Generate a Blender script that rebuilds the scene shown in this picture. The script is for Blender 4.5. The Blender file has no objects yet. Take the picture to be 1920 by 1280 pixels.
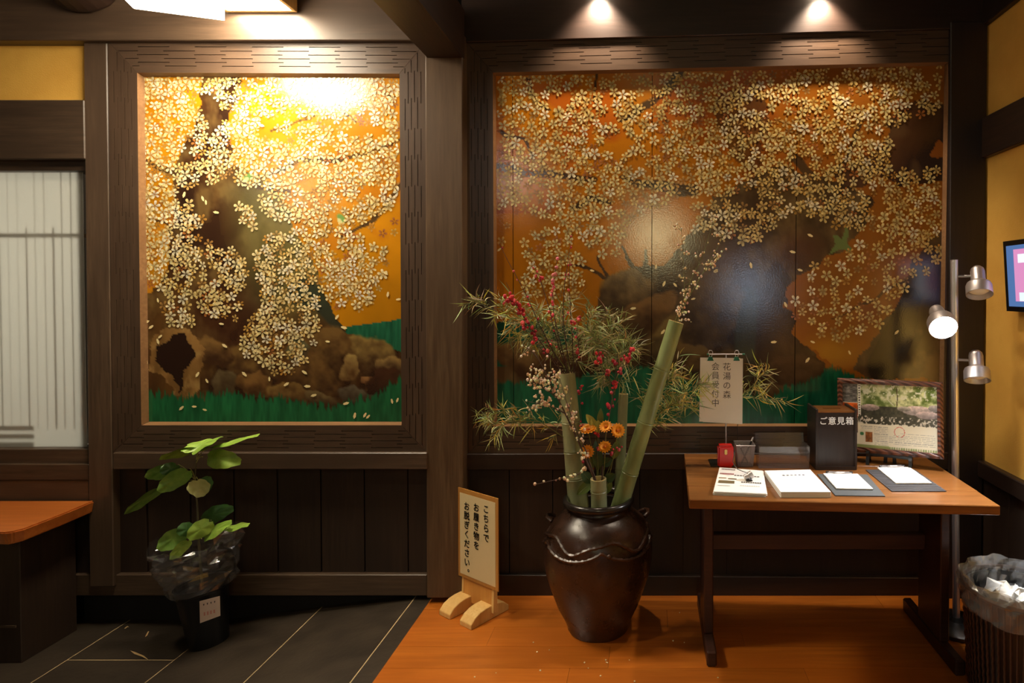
import bpy, bmesh, math, random
import numpy as np
from mathutils import Vector, Matrix

random.seed(7)
RNG = np.random.default_rng(11)
SC = bpy.context.scene
COL = SC.collection

# ------------------------------------------------------------------ camera, world, exposure
F = 1150.0                      # focal length in pixels of a 1920 px wide frame
CX, CY = 1215.0, 566.0          # principal point (the photograph is a crop / shifted lens)
PITCH = math.radians(1.05)
EYE = Vector((0.0, -2.99, 1.508))
cam_data = bpy.data.cameras.new('camera')
cam_data.sensor_width = 36.0
cam_data.lens = 36.0 * F / 1920.0
cam_data.shift_x = -(CX - 960.0) / 1920.0
cam_data.shift_y = -(640.0 - CY) / 1920.0
cam_data.clip_start = 0.05
cam = bpy.data.objects.new('camera', cam_data)
cam.location = EYE
cam.rotation_euler = (math.radians(90) - PITCH, 0, 0)
COL.objects.link(cam)
SC.camera = cam

world = bpy.data.worlds.new('room_ambience')
SC.world = world
world.use_nodes = True
world.node_tree.nodes['Background'].inputs[0].default_value = (1.0, 0.72, 0.45, 1)
world.node_tree.nodes['Background'].inputs[1].default_value = 0.022

SC.view_settings.view_transform = 'Standard'
SC.view_settings.look = 'None'
SC.view_settings.exposure = 0.0
SC.view_settings.gamma = 1.0
SC.view_settings.use_curve_mapping = False


def lamp(name, kind, loc, energy, color, size=0.2, target=None, angle=None, blend=0.3, size_y=None):
    d = bpy.data.lights.new(name, kind)
    d.energy = energy
    d.color = color
    if kind == 'AREA':
        d.size = size
        if size_y:
            d.shape = 'RECTANGLE'
            d.size_y = size_y
    else:
        d.shadow_soft_size = size
    if kind == 'SPOT':
        d.spot_size = math.radians(angle)
        d.spot_blend = blend
    o = bpy.data.objects.new(name, d)
    o.location = loc
    if target is not None:
        o.rotation_euler = (Vector(target) - Vector(loc)).to_track_quat('-Z', 'Y').to_euler()
    COL.objects.link(o)
    return o


# lamps of the hall behind the photographer (round paper pendants and a ceiling light), seen as
# reflections in the varnished murals
lamp('pendant_lamp_light', 'POINT', (0.10, -4.5, 2.20), 34, (1.0, 0.90, 0.48), 0.26)
lamp('ceiling_lamp_light', 'POINT', (-1.62, -4.5, 2.90), 13, (1.0, 0.87, 0.76), 0.18)
lamp('ceiling_lamp_light', 'POINT', (-4.2, -4.4, 2.80), 18, (1.0, 0.87, 0.72), 0.25)
lamp('cool_glare_light', 'AREA', (1.35, -5.2, 1.55), 4.0, (0.66, 0.80, 1.0), 0.26, target=(1.35, 0, 1.5), size_y=0.4)  # unseen cool source, placed for the bluish glare on the right mural
lamp('unseen_floor_spot', 'SPOT', (-1.65, -1.75, 3.1), 150, (1.0, 0.84, 0.60), 0.06, target=(-1.0, -0.74, 0.0), angle=40, blend=1.0)  # unseen spot added to brighten the floor at the left front
# the lit room behind the frosted window
lamp('next_room_light', 'AREA', (-3.25, 1.9, 1.9), 52, (1.0, 0.92, 0.80), 0.55, target=(-3.1, 0, 1.3))


# ------------------------------------------------------------------ pixel -> place helpers
def ray(px, py):
    a, b = (px - CX) / F, (CY - py) / F
    c, s = math.cos(PITCH), math.sin(PITCH)
    return Vector((a, c + b * s, -s + b * c))


def PY(px, py, Y):
    d = ray(px, py)
    return EYE + d * ((Y - EYE.y) / d.y)


def PZ(px, py, Z):
    d = ray(px, py)
    return EYE + d * ((Z - EYE.z) / d.z)


def PX(px, py, X):
    d = ray(px, py)
    return EYE + d * ((X - EYE.x) / d.x)


# ------------------------------------------------------------------ materials
def lin(rgb):
    out = []
    for c in rgb:
        c /= 255.0
        out.append(c / 12.92 if c <= 0.04045 else ((c + 0.055) / 1.055) ** 2.4)
    return tuple(out)


def new_mat(name):
    m = bpy.data.materials.new(name)
    m.use_nodes = True
    nt = m.node_tree
    bs = nt.nodes['Principled BSDF']
    return m, nt, bs


def mix_rgb(nt, fac, a, b):
    n = nt.nodes.new('ShaderNodeMix')
    n.data_type = 'RGBA'
    for sock, val in ((n.inputs[0], fac), (n.inputs[6], a), (n.inputs[7], b)):
        if isinstance(val, (int, float)):
            sock.default_value = val
        elif isinstance(val, tuple):
            sock.default_value = (*val, 1) if len(val) == 3 else val
        else:
            nt.links.new(val, sock)
    return n.outputs[2]


def noise_node(nt, scale, detail=4, rough=0.55, stretch=(1, 1, 1), coord='Object', dist=0.0):
    tc = nt.nodes.new('ShaderNodeTexCoord')
    mp = nt.nodes.new('ShaderNodeMapping')
    mp.inputs['Scale'].default_value = stretch
    nt.links.new(tc.outputs[coord], mp.inputs[0])
    n = nt.nodes.new('ShaderNodeTexNoise')
    n.inputs['Scale'].default_value = scale
    n.inputs['Detail'].default_value = detail
    n.inputs['Roughness'].default_value = rough
    n.inputs['Distortion'].default_value = dist
    nt.links.new(mp.outputs[0], n.inputs['Vector'])
    return n.outputs['Fac']


def ramp(nt, fac, lo, hi):
    n = nt.nodes.new('ShaderNodeMapRange')
    n.inputs[1].default_value = lo
    n.inputs[2].default_value = hi
    nt.links.new(fac, n.inputs[0])
    return n.outputs[0]


def bump(nt, bs, height, strength, dist=0.01):
    b = nt.nodes.new('ShaderNodeBump')
    b.inputs['Strength'].default_value = strength
    b.inputs['Distance'].default_value = dist
    nt.links.new(height, b.inputs['Height'])
    nt.links.new(b.outputs[0], bs.inputs['Normal'])


def plain(name, rgb, rough=0.5, metal=0.0, var=0.12, scale=30, spec=0.5, bmp=0.0):
    m, nt, bs = new_mat(name)
    c = lin(rgb)
    n = noise_node(nt, scale)
    col = mix_rgb(nt, n, tuple(x * (1 - var) for x in c), tuple(min(1, x * (1 + var)) for x in c))
    nt.links.new(col, bs.inputs['Base Color'])
    bs.inputs['Roughness'].default_value = rough
    bs.inputs['Metallic'].default_value = metal
    bs.inputs['Specular IOR Level'].default_value = spec
    if bmp:
        bump(nt, bs, n, bmp)
    return m


def wood(name, light, dark, axis='Z', rough=0.45, fine=70, spec=0.5, vary=0.25, coat=0.0):
    m, nt, bs = new_mat(name)
    st = {'X': (0.06, 1, 1), 'Y': (1, 0.06, 1), 'Z': (1, 1, 0.06)}[axis]
    n1 = noise_node(nt, fine, 6, 0.6, st, dist=0.3)
    st2 = {'X': (0.25, 1, 1), 'Y': (1, 0.25, 1), 'Z': (1, 1, 0.25)}[axis]
    n2 = noise_node(nt, 6, 3, 0.5, st2)
    a = mix_rgb(nt, ramp(nt, n1, 0.32, 0.68), lin(dark), lin(light))
    b = mix_rgb(nt, ramp(nt, n2, 0.3, 0.7), lin(dark), a)
    oi = nt.nodes.new('ShaderNodeObjectInfo')
    r = nt.nodes.new('ShaderNodeMapRange')
    r.inputs[3].default_value = 1 - vary
    r.inputs[4].default_value = 1 + vary
    nt.links.new(oi.outputs['Random'], r.inputs[0])
    hv = nt.nodes.new('ShaderNodeHueSaturation')
    nt.links.new(r.outputs[0], hv.inputs['Value'])
    nt.links.new(b, hv.inputs['Color'])
    nt.links.new(hv.outputs[0], bs.inputs['Base Color'])
    bs.inputs['Roughness'].default_value = rough
    bs.inputs['Specular IOR Level'].default_value = spec
    if coat:
        bs.inputs['Coat Weight'].default_value = coat
        bs.inputs['Coat Roughness'].default_value = 0.15
    bump(nt, bs, n1, 0.08, 0.004)
    return m


def vcol(name, rough=0.5, spec=0.5, bmp=0.0, bscale=220, trans=0.0):
    m, nt, bs = new_mat(name)
    a = nt.nodes.new('ShaderNodeVertexColor')
    a.layer_name = 'col'
    nt.links.new(a.outputs[0], bs.inputs['Base Color'])
    bs.inputs['Roughness'].default_value = rough
    bs.inputs['Specular IOR Level'].default_value = spec
    if bmp:
        bump(nt, bs, noise_node(nt, bscale, 3, 0.6), bmp, 0.004)
    return m


def emit(name, rgb, strength):
    m = bpy.data.materials.new(name)
    m.use_nodes = True
    nt = m.node_tree
    nt.nodes.clear()
    o = nt.nodes.new('ShaderNodeOutputMaterial')
    e = nt.nodes.new('ShaderNodeEmission')
    e.inputs[0].default_value = (*rgb, 1)
    e.inputs[1].default_value = strength
    nt.links.new(e.outputs[0], o.inputs[0])
    return m


def film(name, tint, gloss_rough=0.08, haze=0.0, fres=1.35):
    """thin clear plastic: lets light through, mirrors by fresnel, a little milky"""
    m = bpy.data.materials.new(name)
    m.use_nodes = True
    nt = m.node_tree
    nt.nodes.clear()
    o = nt.nodes.new('ShaderNodeOutputMaterial')
    t = nt.nodes.new('ShaderNodeBsdfTransparent')
    t.inputs[0].default_value = (*tint, 1)
    g = nt.nodes.new('ShaderNodeBsdfGlossy')
    g.inputs['Roughness'].default_value = gloss_rough
    lw = nt.nodes.new('ShaderNodeLayerWeight')
    lw.inputs[0].default_value = 0.5
    pw = nt.nodes.new('ShaderNodeMath')
    pw.operation = 'POWER'
    pw.inputs[1].default_value = 3.0
    nt.links.new(lw.outputs['Facing'], pw.inputs[0])
    fr = nt.nodes.new('ShaderNodeMapRange')
    fr.inputs[3].default_value = ((fres - 1) / (fres + 1)) ** 2 * 2
    fr.inputs[4].default_value = 0.75
    nt.links.new(pw.outputs[0], fr.inputs[0])
    mx = nt.nodes.new('ShaderNodeMixShader')
    nt.links.new(fr.outputs[0], mx.inputs[0])
    nt.links.new(t.outputs[0], mx.inputs[1])
    nt.links.new(g.outputs[0], mx.inputs[2])
    out = mx.outputs[0]
    if haze:
        d = nt.nodes.new('ShaderNodeBsdfDiffuse')
        d.inputs[0].default_value = (0.8, 0.8, 0.8, 1)
        m2 = nt.nodes.new('ShaderNodeMixShader')
        m2.inputs[0].default_value = haze
        nt.links.new(out, m2.inputs[1])
        nt.links.new(d.outputs[0], m2.inputs[2])
        out = m2.outputs[0]
    nt.links.new(out, o.inputs[0])
    return m


M = {}
M['stain_v'] = wood('dark_stained_wood_upright', (98, 78, 60), (66, 51, 39), 'Z', 0.42)
M['stain_h'] = wood('dark_stained_wood_level', (98, 78, 60), (66, 51, 39), 'X', 0.42)
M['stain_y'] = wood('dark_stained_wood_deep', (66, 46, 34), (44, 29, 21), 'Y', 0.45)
M['frame_v'] = wood('carved_frame_wood_upright', (92, 72, 56), (68, 52, 40), 'Z', 0.34, vary=0.05)
M['frame_h'] = wood('carved_frame_wood_level', (92, 72, 56), (68, 52, 40), 'X', 0.34, vary=0.05)
M['lip'] = wood('pale_gleam_frame_edge', (158, 120, 82), (124, 90, 60), 'X', 0.30, vary=0.03)  # paler wood carries the gleam of light on the bevelled edge
M['black_h'] = wood('blackened_beam_wood', (58, 42, 34), (40, 28, 22), 'X', 0.38, vary=0.05)
M['black_v'] = wood('blackened_post_wood', (52, 38, 32), (36, 26, 21), 'Z', 0.45, vary=0.05)
M['plank'] = wood('dark_wall_plank', (56, 40, 28), (38, 25, 16), 'Z', 0.55, vary=0.15)
M['post_light'] = wood('brown_post_wood', (108, 86, 62), (76, 56, 38), 'Z', 0.40, vary=0.05)
M['black'] = plain('black_recess', (22, 17, 14), 0.8)
M['floorboard'] = wood('orange_floorboard', (206, 122, 42), (168, 90, 26), 'X', 0.30, fine=40, vary=0.10, coat=0.15)
M['table'] = wood('table_top_wood', (164, 106, 52), (112, 68, 30), 'X', 0.28, fine=45, vary=0.03, coat=0.3)
M['table_dark'] = wood('table_trestle_wood', (74, 44, 34), (48, 27, 20), 'X', 0.4, vary=0.05)
M['bench'] = wood('bench_slab_wood', (206, 122, 54), (168, 88, 34), 'X', 0.32, fine=35, vary=0.03, coat=0.2)
M['pale_wood'] = wood('pale_cypress_wood', (226, 190, 122), (204, 160, 92), 'Z', 0.5, vary=0.05)
M['sign_wood'] = wood('amber_sign_wood', (214, 160, 84), (190, 130, 58), 'Z', 0.5, vary=0.04)


def plaster_mat():
    m, nt, bs = new_mat('ochre_plaster')
    n = noise_node(nt, 4, 5, 0.6)
    n2 = noise_node(nt, 160, 3, 0.7)
    a = mix_rgb(nt, ramp(nt, n, 0.3, 0.7), lin((226, 170, 72)), lin((240, 188, 86)))
    nt.links.new(a, bs.inputs['Base Color'])
    bs.inputs['Roughness'].default_value = 0.9
    bump(nt, bs, n2, 0.25, 0.004)
    return m


M['plaster'] = plaster_mat()


def tile_mat():
    m, nt, bs = new_mat('grey_slate_tile')
    n = noise_node(nt, 5, 6, 0.65, (1, 1.6, 1))
    n2 = noise_node(nt, 40, 4, 0.6)
    a = mix_rgb(nt, ramp(nt, n, 0.3, 0.75), lin((40, 33, 26)), lin((66, 56, 45)))
    nt.links.new(a, bs.inputs['Base Color'])
    bs.inputs['Roughness'].default_value = 0.42
    bump(nt, bs, n2, 0.25, 0.004)
    return m


M['tile'] = tile_mat()
M['grout'] = plain('pale_grout', (184, 160, 118), 0.9)


def frosted_mat():
    m = bpy.data.materials.new('frosted_glass')
    m.use_nodes = True
    nt = m.node_tree
    nt.nodes.clear()
    o = nt.nodes.new('ShaderNodeOutputMaterial')
    t = nt.nodes.new('ShaderNodeBsdfTranslucent')
    t.inputs[0].default_value = (0.80, 0.80, 0.74, 1)
    d = nt.nodes.new('ShaderNodeBsdfPrincipled')
    n = noise_node(nt, 260, 2, 0.6)
    c = mix_rgb(nt, n, (0.52, 0.50, 0.44), (0.60, 0.58, 0.52))
    nt.links.new(c, d.inputs['Base Color'])
    d.inputs['Roughness'].default_value = 0.5
    mx = nt.nodes.new('ShaderNodeMixShader')
    mx.inputs[0].default_value = 0.36
    nt.links.new(t.outputs[0], mx.inputs[1])
    nt.links.new(d.outputs[0], mx.inputs[2])
    nt.links.new(mx.outputs[0], o.inputs[0])
    return m


M['frosted'] = frosted_mat()
M['lattice'] = plain('lattice_wood', (120, 96, 70), 0.7)
M['paint'] = vcol('painted_ground', 0.14, 0.75, 0.09, 130)
M['paint_blossom'] = vcol('painted_blossom', 0.20, 0.6, 0.08, 300)
M['leafcol'] = vcol('leaf_colours', 0.5, 0.4)
M['print'] = vcol('printed_sheet', 0.35, 0.4)
M['paper'] = plain('white_paper', (238, 236, 230), 0.7, var=0.03)
M['cream_paper'] = plain('cream_laminated_paper', (236, 216, 168), 0.35, var=0.03)
M['ink'] = plain('black_ink', (18, 15, 12), 0.5)
M['grey_ink'] = plain('grey_ink', (84, 76, 68), 0.6)
M['white_ink'] = plain('white_lettering', (232, 232, 228), 0.5)
M['metal'] = plain('brushed_steel', (206, 200, 200), 0.42, 0.9, var=0.05)
M['metal_dark'] = plain('dark_steel', (90, 88, 86), 0.35, 1.0)
M['black_plastic'] = plain('black_plastic', (20, 19, 19), 0.35)
M['pot_plastic'] = plain('black_pot_plastic', (17, 17, 19), 0.28)
M['red_plastic'] = plain('red_plastic', (196, 28, 20), 0.25, var=0.05)
M['green_plastic'] = plain('green_clip', (8, 96, 70), 0.4)
M['gold'] = plain('gilt_badge', (222, 190, 110), 0.35, 0.7)
M['box_black'] = wood('black_stained_box', (44, 33, 28), (28, 20, 17), 'Z', 0.4, vary=0.02)
M['film'] = film('clear_wrap_film', (0.95, 0.95, 0.95), 0.09, 0.02, 1.8)
M['bag'] = film('clear_bin_bag', (0.88, 0.88, 0.88), 0.14, 0.14, 1.5)
M['smoke'] = film('smoked_acrylic', (0.66, 0.60, 0.64), 0.05, 0.07, 1.5)
# ------------------------------------------------------------------ mesh helpers
class MB:
    def __init__(self):
        self.v, self.f, self.c = [], [], []

    def add(self, verts, faces, col=None):
        o = len(self.v)
        self.v.extend(Vector(p) for p in verts)
        self.f.extend(tuple(i + o for i in fc) for fc in faces)
        if col is None:
            col = (0.5, 0.5, 0.5)
        if isinstance(col[0], (int, float)):
            self.c.extend([col] * len(verts))
        else:
            self.c.extend(col)
        return self

    def box(self, x0, x1, y0, y1, z0, z1, col=None):
        v = [(x, y, z) for z in (z0, z1) for y in (y0, y1) for x in (x0, x1)]
        return self.add(v, [(0, 2, 3, 1), (4, 5, 7, 6), (0, 1, 5, 4), (2, 6, 7, 3), (0, 4, 6, 2), (1, 3, 7, 5)], col)

    def hexa(self, a, b, col=None):
        """a, b: two matching quads (front and back); closed solid"""
        n = len(a)
        f = [tuple(range(n)), tuple(range(2 * n - 1, n - 1, -1))]
        f += [((i + 1) % n, i, n + i, n + (i + 1) % n) for i in range(n)]
        return self.add(list(a) + list(b), f, col)

    def obox(self, c, u, v, w, col=None):
        c, u, v, w = Vector(c), Vector(u), Vector(v), Vector(w)
        p = [c + u * i + v * j + w * k for k in (-1, 1) for j in (-1, 1) for i in (-1, 1)]
        return self.add(p, [(0, 2, 3, 1), (4, 5, 7, 6), (0, 1, 5, 4), (2, 6, 7, 3), (0, 4, 6, 2), (1, 3, 7, 5)], col)

    def tube(self, pts, rad, n=6, col=None, cap=True):
        pts = [Vector(p) for p in pts]
        if isinstance(rad, (int, float)):
            rad = [rad] * len(pts)
        vs, fs = [], []
        up = Vector((0.13, 0.31, 0.94))
        for i, p in enumerate(pts):
            d = (pts[min(i + 1, len(pts) - 1)] - pts[max(i - 1, 0)])
            if d.length < 1e-9:
                d = Vector((0, 0, 1))
            d.normalize()
            a = d.cross(up)
            if a.length < 0.05:
                a = d.cross(Vector((1, 0, 0)))
            a.normalize()
            b = d.cross(a)
            for k in range(n):
                t = 2 * math.pi * k / n
                vs.append(p + (a * math.cos(t) + b * math.sin(t)) * rad[i])
        for i in range(len(pts) - 1):
            for k in range(n):
                fs.append((i * n + k, i * n + (k + 1) % n, (i + 1) * n + (k + 1) % n, (i + 1) * n + k))
        if cap:
            fs.append(tuple(range(n - 1, -1, -1)))
            fs.append(tuple((len(pts) - 1) * n + k for k in range(n)))
        return self.add(vs, fs, col)

    def lathe(self, prof, n=24, org=(0, 0, 0), axis=(0, 0, 1), wob=None, col=None):
        """prof: list of (radius, height) along axis"""
        org, ax = Vector(org), Vector(axis).normalized()
        a = ax.cross(Vector((0, 1, 0)))
        if a.length < 0.05:
            a = ax.cross(Vector((1, 0, 0)))
        a.normalize()
        b = ax.cross(a)
        vs, fs = [], []
        for j, (r, h) in enumerate(prof):
            for k in range(n):
                t = 2 * math.pi * k / n
                rr, hh = (r, h) if wob is None else wob(r, h, t, j)
                vs.append(org + ax * hh + (a * math.cos(t) + b * math.sin(t)) * rr)
        for j in range(len(prof) - 1):
            for k in range(n):
                fs.append((j * n + k, j * n + (k + 1) % n, (j + 1) * n + (k + 1) % n, (j + 1) * n + k))
        return self.add(vs, fs, col)

    def ball(self, c, r, n=6, m=4, col=None, squash=1.0):
        prof = [(max(1e-4, r * math.sin(math.pi * i / m)), -r * squash * math.cos(math.pi * i / m)) for i in range(m + 1)]
        return self.lathe(prof, n, c, (0, 0, 1), None, col)

    def build(self, name, mat, parent=None, smooth=False, bevel=0.0, color=False, seg=1):
        off = wloc(parent)
        me = bpy.data.meshes.new(name)
        me.from_pydata([tuple(p - off) for p in self.v], [], self.f)
        if color:
            at = me.color_attributes.new('col', 'FLOAT_COLOR', 'POINT')
            arr = np.ones((len(self.v), 4), dtype=np.float32)
            arr[:, :3] = np.array(self.c, dtype=np.float32)
            at.data.foreach_set('color', arr.ravel())
        me.validate()
        bm = bmesh.new()
        bm.from_mesh(me)
        if bevel:
            bmesh.ops.remove_doubles(bm, verts=bm.verts, dist=1e-6)
            eds = [e for e in bm.edges if len(e.link_faces) == 2 and e.calc_face_angle(0) > 0.5]
            bmesh.ops.bevel(bm, geom=eds, offset=bevel, segments=seg, affect='EDGES', clamp_overlap=True)
        bmesh.ops.recalc_face_normals(bm, faces=bm.faces)
        bm.to_mesh(me)
        bm.free()
        me.materials.append(mat)
        if smooth:
            me.polygons.foreach_set('use_smooth', [True] * len(me.polygons))
            me.set_sharp_from_angle(angle=math.radians(42))
        me.update()
        o = bpy.data.objects.new(name, me)
        COL.objects.link(o)
        if parent is not None:
            o.parent = parent
        return o


def wloc(o):
    v = Vector((0, 0, 0))
    while o is not None:
        v += o.location
        o = o.parent
    return v


def thing(name, label, cat, loc, group=None):
    o = bpy.data.objects.new(name, None)
    o.empty_display_size = 0.05
    o.location = loc
    COL.objects.link(o)
    return tag(o, label, cat, group)


def tag(o, label, cat, group=None):
    o['label'] = label
    o['category'] = cat
    if group:
        o['group'] = group
    return o


def struct(o, label=None, cat=None):
    o['kind'] = 'structure'
    if label:
        o['label'] = label
    if cat:
        o['category'] = cat
    return o


def stuff(o):
    o['kind'] = 'stuff'
    return o


def holder(name, label, cat):
    o = bpy.data.objects.new(name, None)
    COL.objects.link(o)
    return struct(o, label, cat)


def copy_obj(o, parent=None, loc=None):
    c = o.copy()
    COL.objects.link(c)
    if parent is not None:
        c.parent = parent
    if loc is not None:
        c.location = loc
    return c


def slab_px(x0, y0, x1, y1, Yf, Yb):
    """axis aligned solid whose front face covers the given pixel rectangle on plane Yf"""
    a, b = PY(x0, y0, Yf), PY(x1, y1, Yf)
    return MB().box(min(a.x, b.x), max(a.x, b.x), min(Yf, Yb), max(Yf, Yb), min(a.z, b.z), max(a.z, b.z))


# value noise in numpy
_LAT = RNG.random((256, 256))


def vnoise(x, y):
    xi, yi = np.floor(x).astype(int), np.floor(y).astype(int)
    fx, fy = x - xi, y - yi
    fx, fy = fx * fx * (3 - 2 * fx), fy * fy * (3 - 2 * fy)
    g = lambda i, j: _LAT[i % 256, j % 256]
    return (g(xi, yi) * (1 - fx) + g(xi + 1, yi) * fx) * (1 - fy) + (g(xi, yi + 1) * (1 - fx) + g(xi + 1, yi + 1) * fx) * fy


def fbm(x, y, s, o=4):
    r, a, t = 0, 1.0, 0
    for k in range(o):
        r = r + a * vnoise(x / s * 2 ** k + 17.3 * k, y / s * 2 ** k + 5.7 * k)
        t += a
        a *= 0.5
    return r / t


def inpoly(x, y, poly):
    x, y = np.asarray(x, float), np.asarray(y, float)
    r = np.zeros(x.shape, bool)
    n = len(poly)
    for i in range(n):
        x0, y0 = poly[i]
        x1, y1 = poly[(i + 1) % n]
        if y0 == y1:
            continue
        c = (y0 > y) != (y1 > y)
        r ^= c & (x < (x1 - x0) * (y - y0) / (y1 - y0) + x0)
    return r


# lettering
_GL = {}


def glyph(ch):
    if ch not in _GL:
        cu = bpy.data.curves.new('glyph', 'FONT')
        cu.body = ch
        cu.size = 1.0
        cu.resolution_u = 3
        ob = bpy.data.objects.new('glyph', cu)
        COL.objects.link(ob)
        dg = bpy.context.evaluated_depsgraph_get()
        me = ob.evaluated_get(dg).to_mesh()
        vs = [tuple(v.co) for v in me.vertices]
        fs = [tuple(p.vertices) for p in me.polygons]
        ob.evaluated_get(dg).to_mesh_clear()
        bpy.data.objects.remove(ob)
        bpy.data.curves.remove(cu)
        _GL[ch] = (vs, fs)
    return _GL[ch]


def put_char(mb, ch, c, right, up, size, bold=0.0):
    vs, fs = glyph(ch)
    right, up, c = Vector(right).normalized(), Vector(up).normalized(), Vector(c)
    nrm = right.cross(up)
    reps = [(0, 0)] if not bold else [(-bold, 0), (bold, 0), (0, bold), (0, -bold)]
    for k, (dx, dy) in enumerate(reps):
        mb.add([c + right * ((x - 0.5) * size + dx) + up * ((y - 0.38) * size + dy) + nrm * (1e-5 * k) for x, y, z in vs], fs)


def put_column(parent, mat, text, top, right, up, size, step, bold=0.0):
    top, upn = Vector(top), Vector(up).normalized()
    rn = Vector(right).normalized()
    for i, ch in enumerate(text):
        c = top - upn * (step * i)
        if ch == '。':
            c = c + rn * size * 0.55 + upn * size * 0.45
        mb = MB()
        put_char(mb, ch, c, right, up, size, bold)
        mb.build('character', mat, parent)
# ------------------------------------------------------------------ the setting
ZL = -0.135                     # level of the tiled entrance below the wooden floor
WX = 1.645                      # plaster plane of the right hand wall

# --- floor: a slab carrying loose floorboards and slate tiles
XA, XB, XD, XE = -2.586, -2.108, -1.148, -1.062


def zfl(x):
    if x <= XB:
        return ZL
    if x >= XD:
        return -0.002
    return ZL + (x - XB) / (XD - XB) * (-0.002 - ZL)


fl = MB()
fl.box(XE + 0.004, 1.75, -6.5, 0.12, -0.30, -0.022)
fl.box(-6.0, XB, -6.5, 0.12, -0.30, ZL)
fl.add([(XB, -6.5, ZL), (XB, .12, ZL), (XD, .12, -.002), (XD, -6.5, -.002), (XE, -6.5, -.002), (XE, .12, -.002)],
       [(0, 3, 2, 1), (3, 4, 5, 2)])
floor = struct(fl.build('floor', M['grout']), 'orange floorboards on the right, grey slate tiles on the left', 'floor')
# boards run across the view
rb = random.Random(5)
for r in range(17):
    y1 = 0.035 - r * 0.15
    x = XE - (0.0)
    first = True
    while x < 1.70:
        L = rb.uniform(0.75, 1.5) if not first else rb.uniform(0.35, 1.2)
        first = False
        x2 = min(1.74, x + L)
        b = MB().box(x + 0.0006, x2 - 0.0006, y1 - 0.1494, y1 - 0.0006, -0.022, 0.0)
        o = b.build('floorboard', M['floorboard'], floor)
        x = x2
bb = MB().box(XE, 1.74, -6.5, 0.035 - 17 * 0.15 - 0.001, -0.022, 0.0)
bb.build('boarding_behind', M['floorboard'], floor)
# tiles, 0.49 m columns, joints 6 mm
cols = [(-3.542, -3.064, 0.23), (-3.064, XA, -0.75), (XA, XB, -0.29), (XB, -1.626, -0.76), (-1.626, XD, -0.82), (XD, XE, -0.9)]
for ci, (xa, xb, off) in enumerate(cols):
    ys = [0.11] + [off - 0.98 * k for k in range(-1, 4)]
    ys = [y for y in ys if y <= 0.11]
    ys = sorted(set(ys), reverse=True)
    for y1, y0 in zip(ys[:-1], ys[1:]):
        if y1 - y0 < 0.02 or y0 < -3.6:
            continue
        g = 0.003
        if ci == 5:
            g = 0.003
        a, b_ = xa + g, xb - (0.0 if ci == 5 else g)
        top = [(a, y0 + g, zfl(a)), (b_, y0 + g, zfl(b_)), (b_, y1 - g, zfl(b_)), (a, y1 - g, zfl(a))]
        bot = [(p[0], p[1], p[2] - 0.012) for p in top]
        top = [(p[0], p[1], p[2] + 0.0012) for p in top]
        MB().hexa(top, bot).build('tile', M['tile'], floor)

# --- back wall behind everything (dark recess) with an opening for the frosted window
wb = MB()
wl = PY(168, 600, 0.1).x
wb.box(wl, 1.75, 0.10, 0.20, -0.30, 3.2)
wb.box(wl, -0.9, 0.045, 0.10, -0.30, 0.2)
z_top, z_bot = PY(0, 312, 0.1).z, PY(0, 846, 0.1).z
wb.box(-6.0, wl, 0.10, 0.20, z_top, 3.2)
wb.box(-6.0, wl, 0.10, 0.20, -0.30, z_bot)
wb.box(-6.0, PY(-330, 600, 0.1).x, 0.10, 0.20, z_bot, z_top)
wall_back = struct(wb.build('wall_back', M['black']), 'dark timber back wall with framed murals', 'wall')

# yellow plaster panel over the window
struct(slab_px(-330, 60, 165, 200, -0.012, 0.1).build('wall_left', M['plaster']), 'ochre plaster panel above the frosted window', 'wall')

# upright planks under the two murals
def planks(x0, x1, y0, y1, pitch, start, Y, par):
    xs = [x0]
    x = start
    while x < x1:
        if x > x0 + 6:
            xs.append(x)
        x += pitch
    xs.append(x1)
    for a, b in zip(xs[:-1], xs[1:]):
        s = slab_px(a + 0.3, y0, b - 0.3, y1, Y, Y + 0.03)
        s.build('plank', M['plank'], par, bevel=0.0008)


planks(205, 802, 870, 1082, 81.5, 276, -0.004, wall_back)
planks(866, 1838, 868, 1092, 81.5, 955, 0.040, wall_back)

# --- right hand wall: plaster, dark boarding below
rw = MB().box(WX, WX + 0.12, -6.5, 0.12, PY(1840, 872, 0).z, 3.2)
wall_right = struct(rw.build('wall_right', M['plaster']), 'ochre plaster wall on the right', 'wall')
zr = PY(1840, 880, 0).z
for k in range(9):
    y1 = 0.0 - k * 0.22
    MB().box(WX - 0.004, WX + 0.1, y1 - 0.218, y1, 0.0, zr).build('plank', M['plank'], wall_right, bevel=0.0015)
MB().box(WX + 0.002, WX + 0.1, -6.5, -1.98, 0, zr).build('lower_boarding', M['plank'], wall_right)

# --- ceiling, out of the frame
struct(MB().box(-6.0, 1.75, -6.5, 0.2, 3.2, 3.3).build('ceiling', M['black_h']), 'dark ceiling above the frame', 'ceiling')

# --- timbers (trim)
TN = [0]


def trim(mb, mat, label, bevel=0.004):
    TN[0] += 1
    return struct(mb.build('trim_%d' % TN[0], mat, None, bevel=bevel), label, 'beam')


def px_solid(px4, Yf, Yb):
    """px4: four pixel corners, on plane Yf; solid back to Yb"""
    a = [PY(x, y, Yf) for x, y in px4]
    b = [Vector((p.x, Yb, p.z)) for p in a]
    return MB().hexa(a, b)


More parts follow.
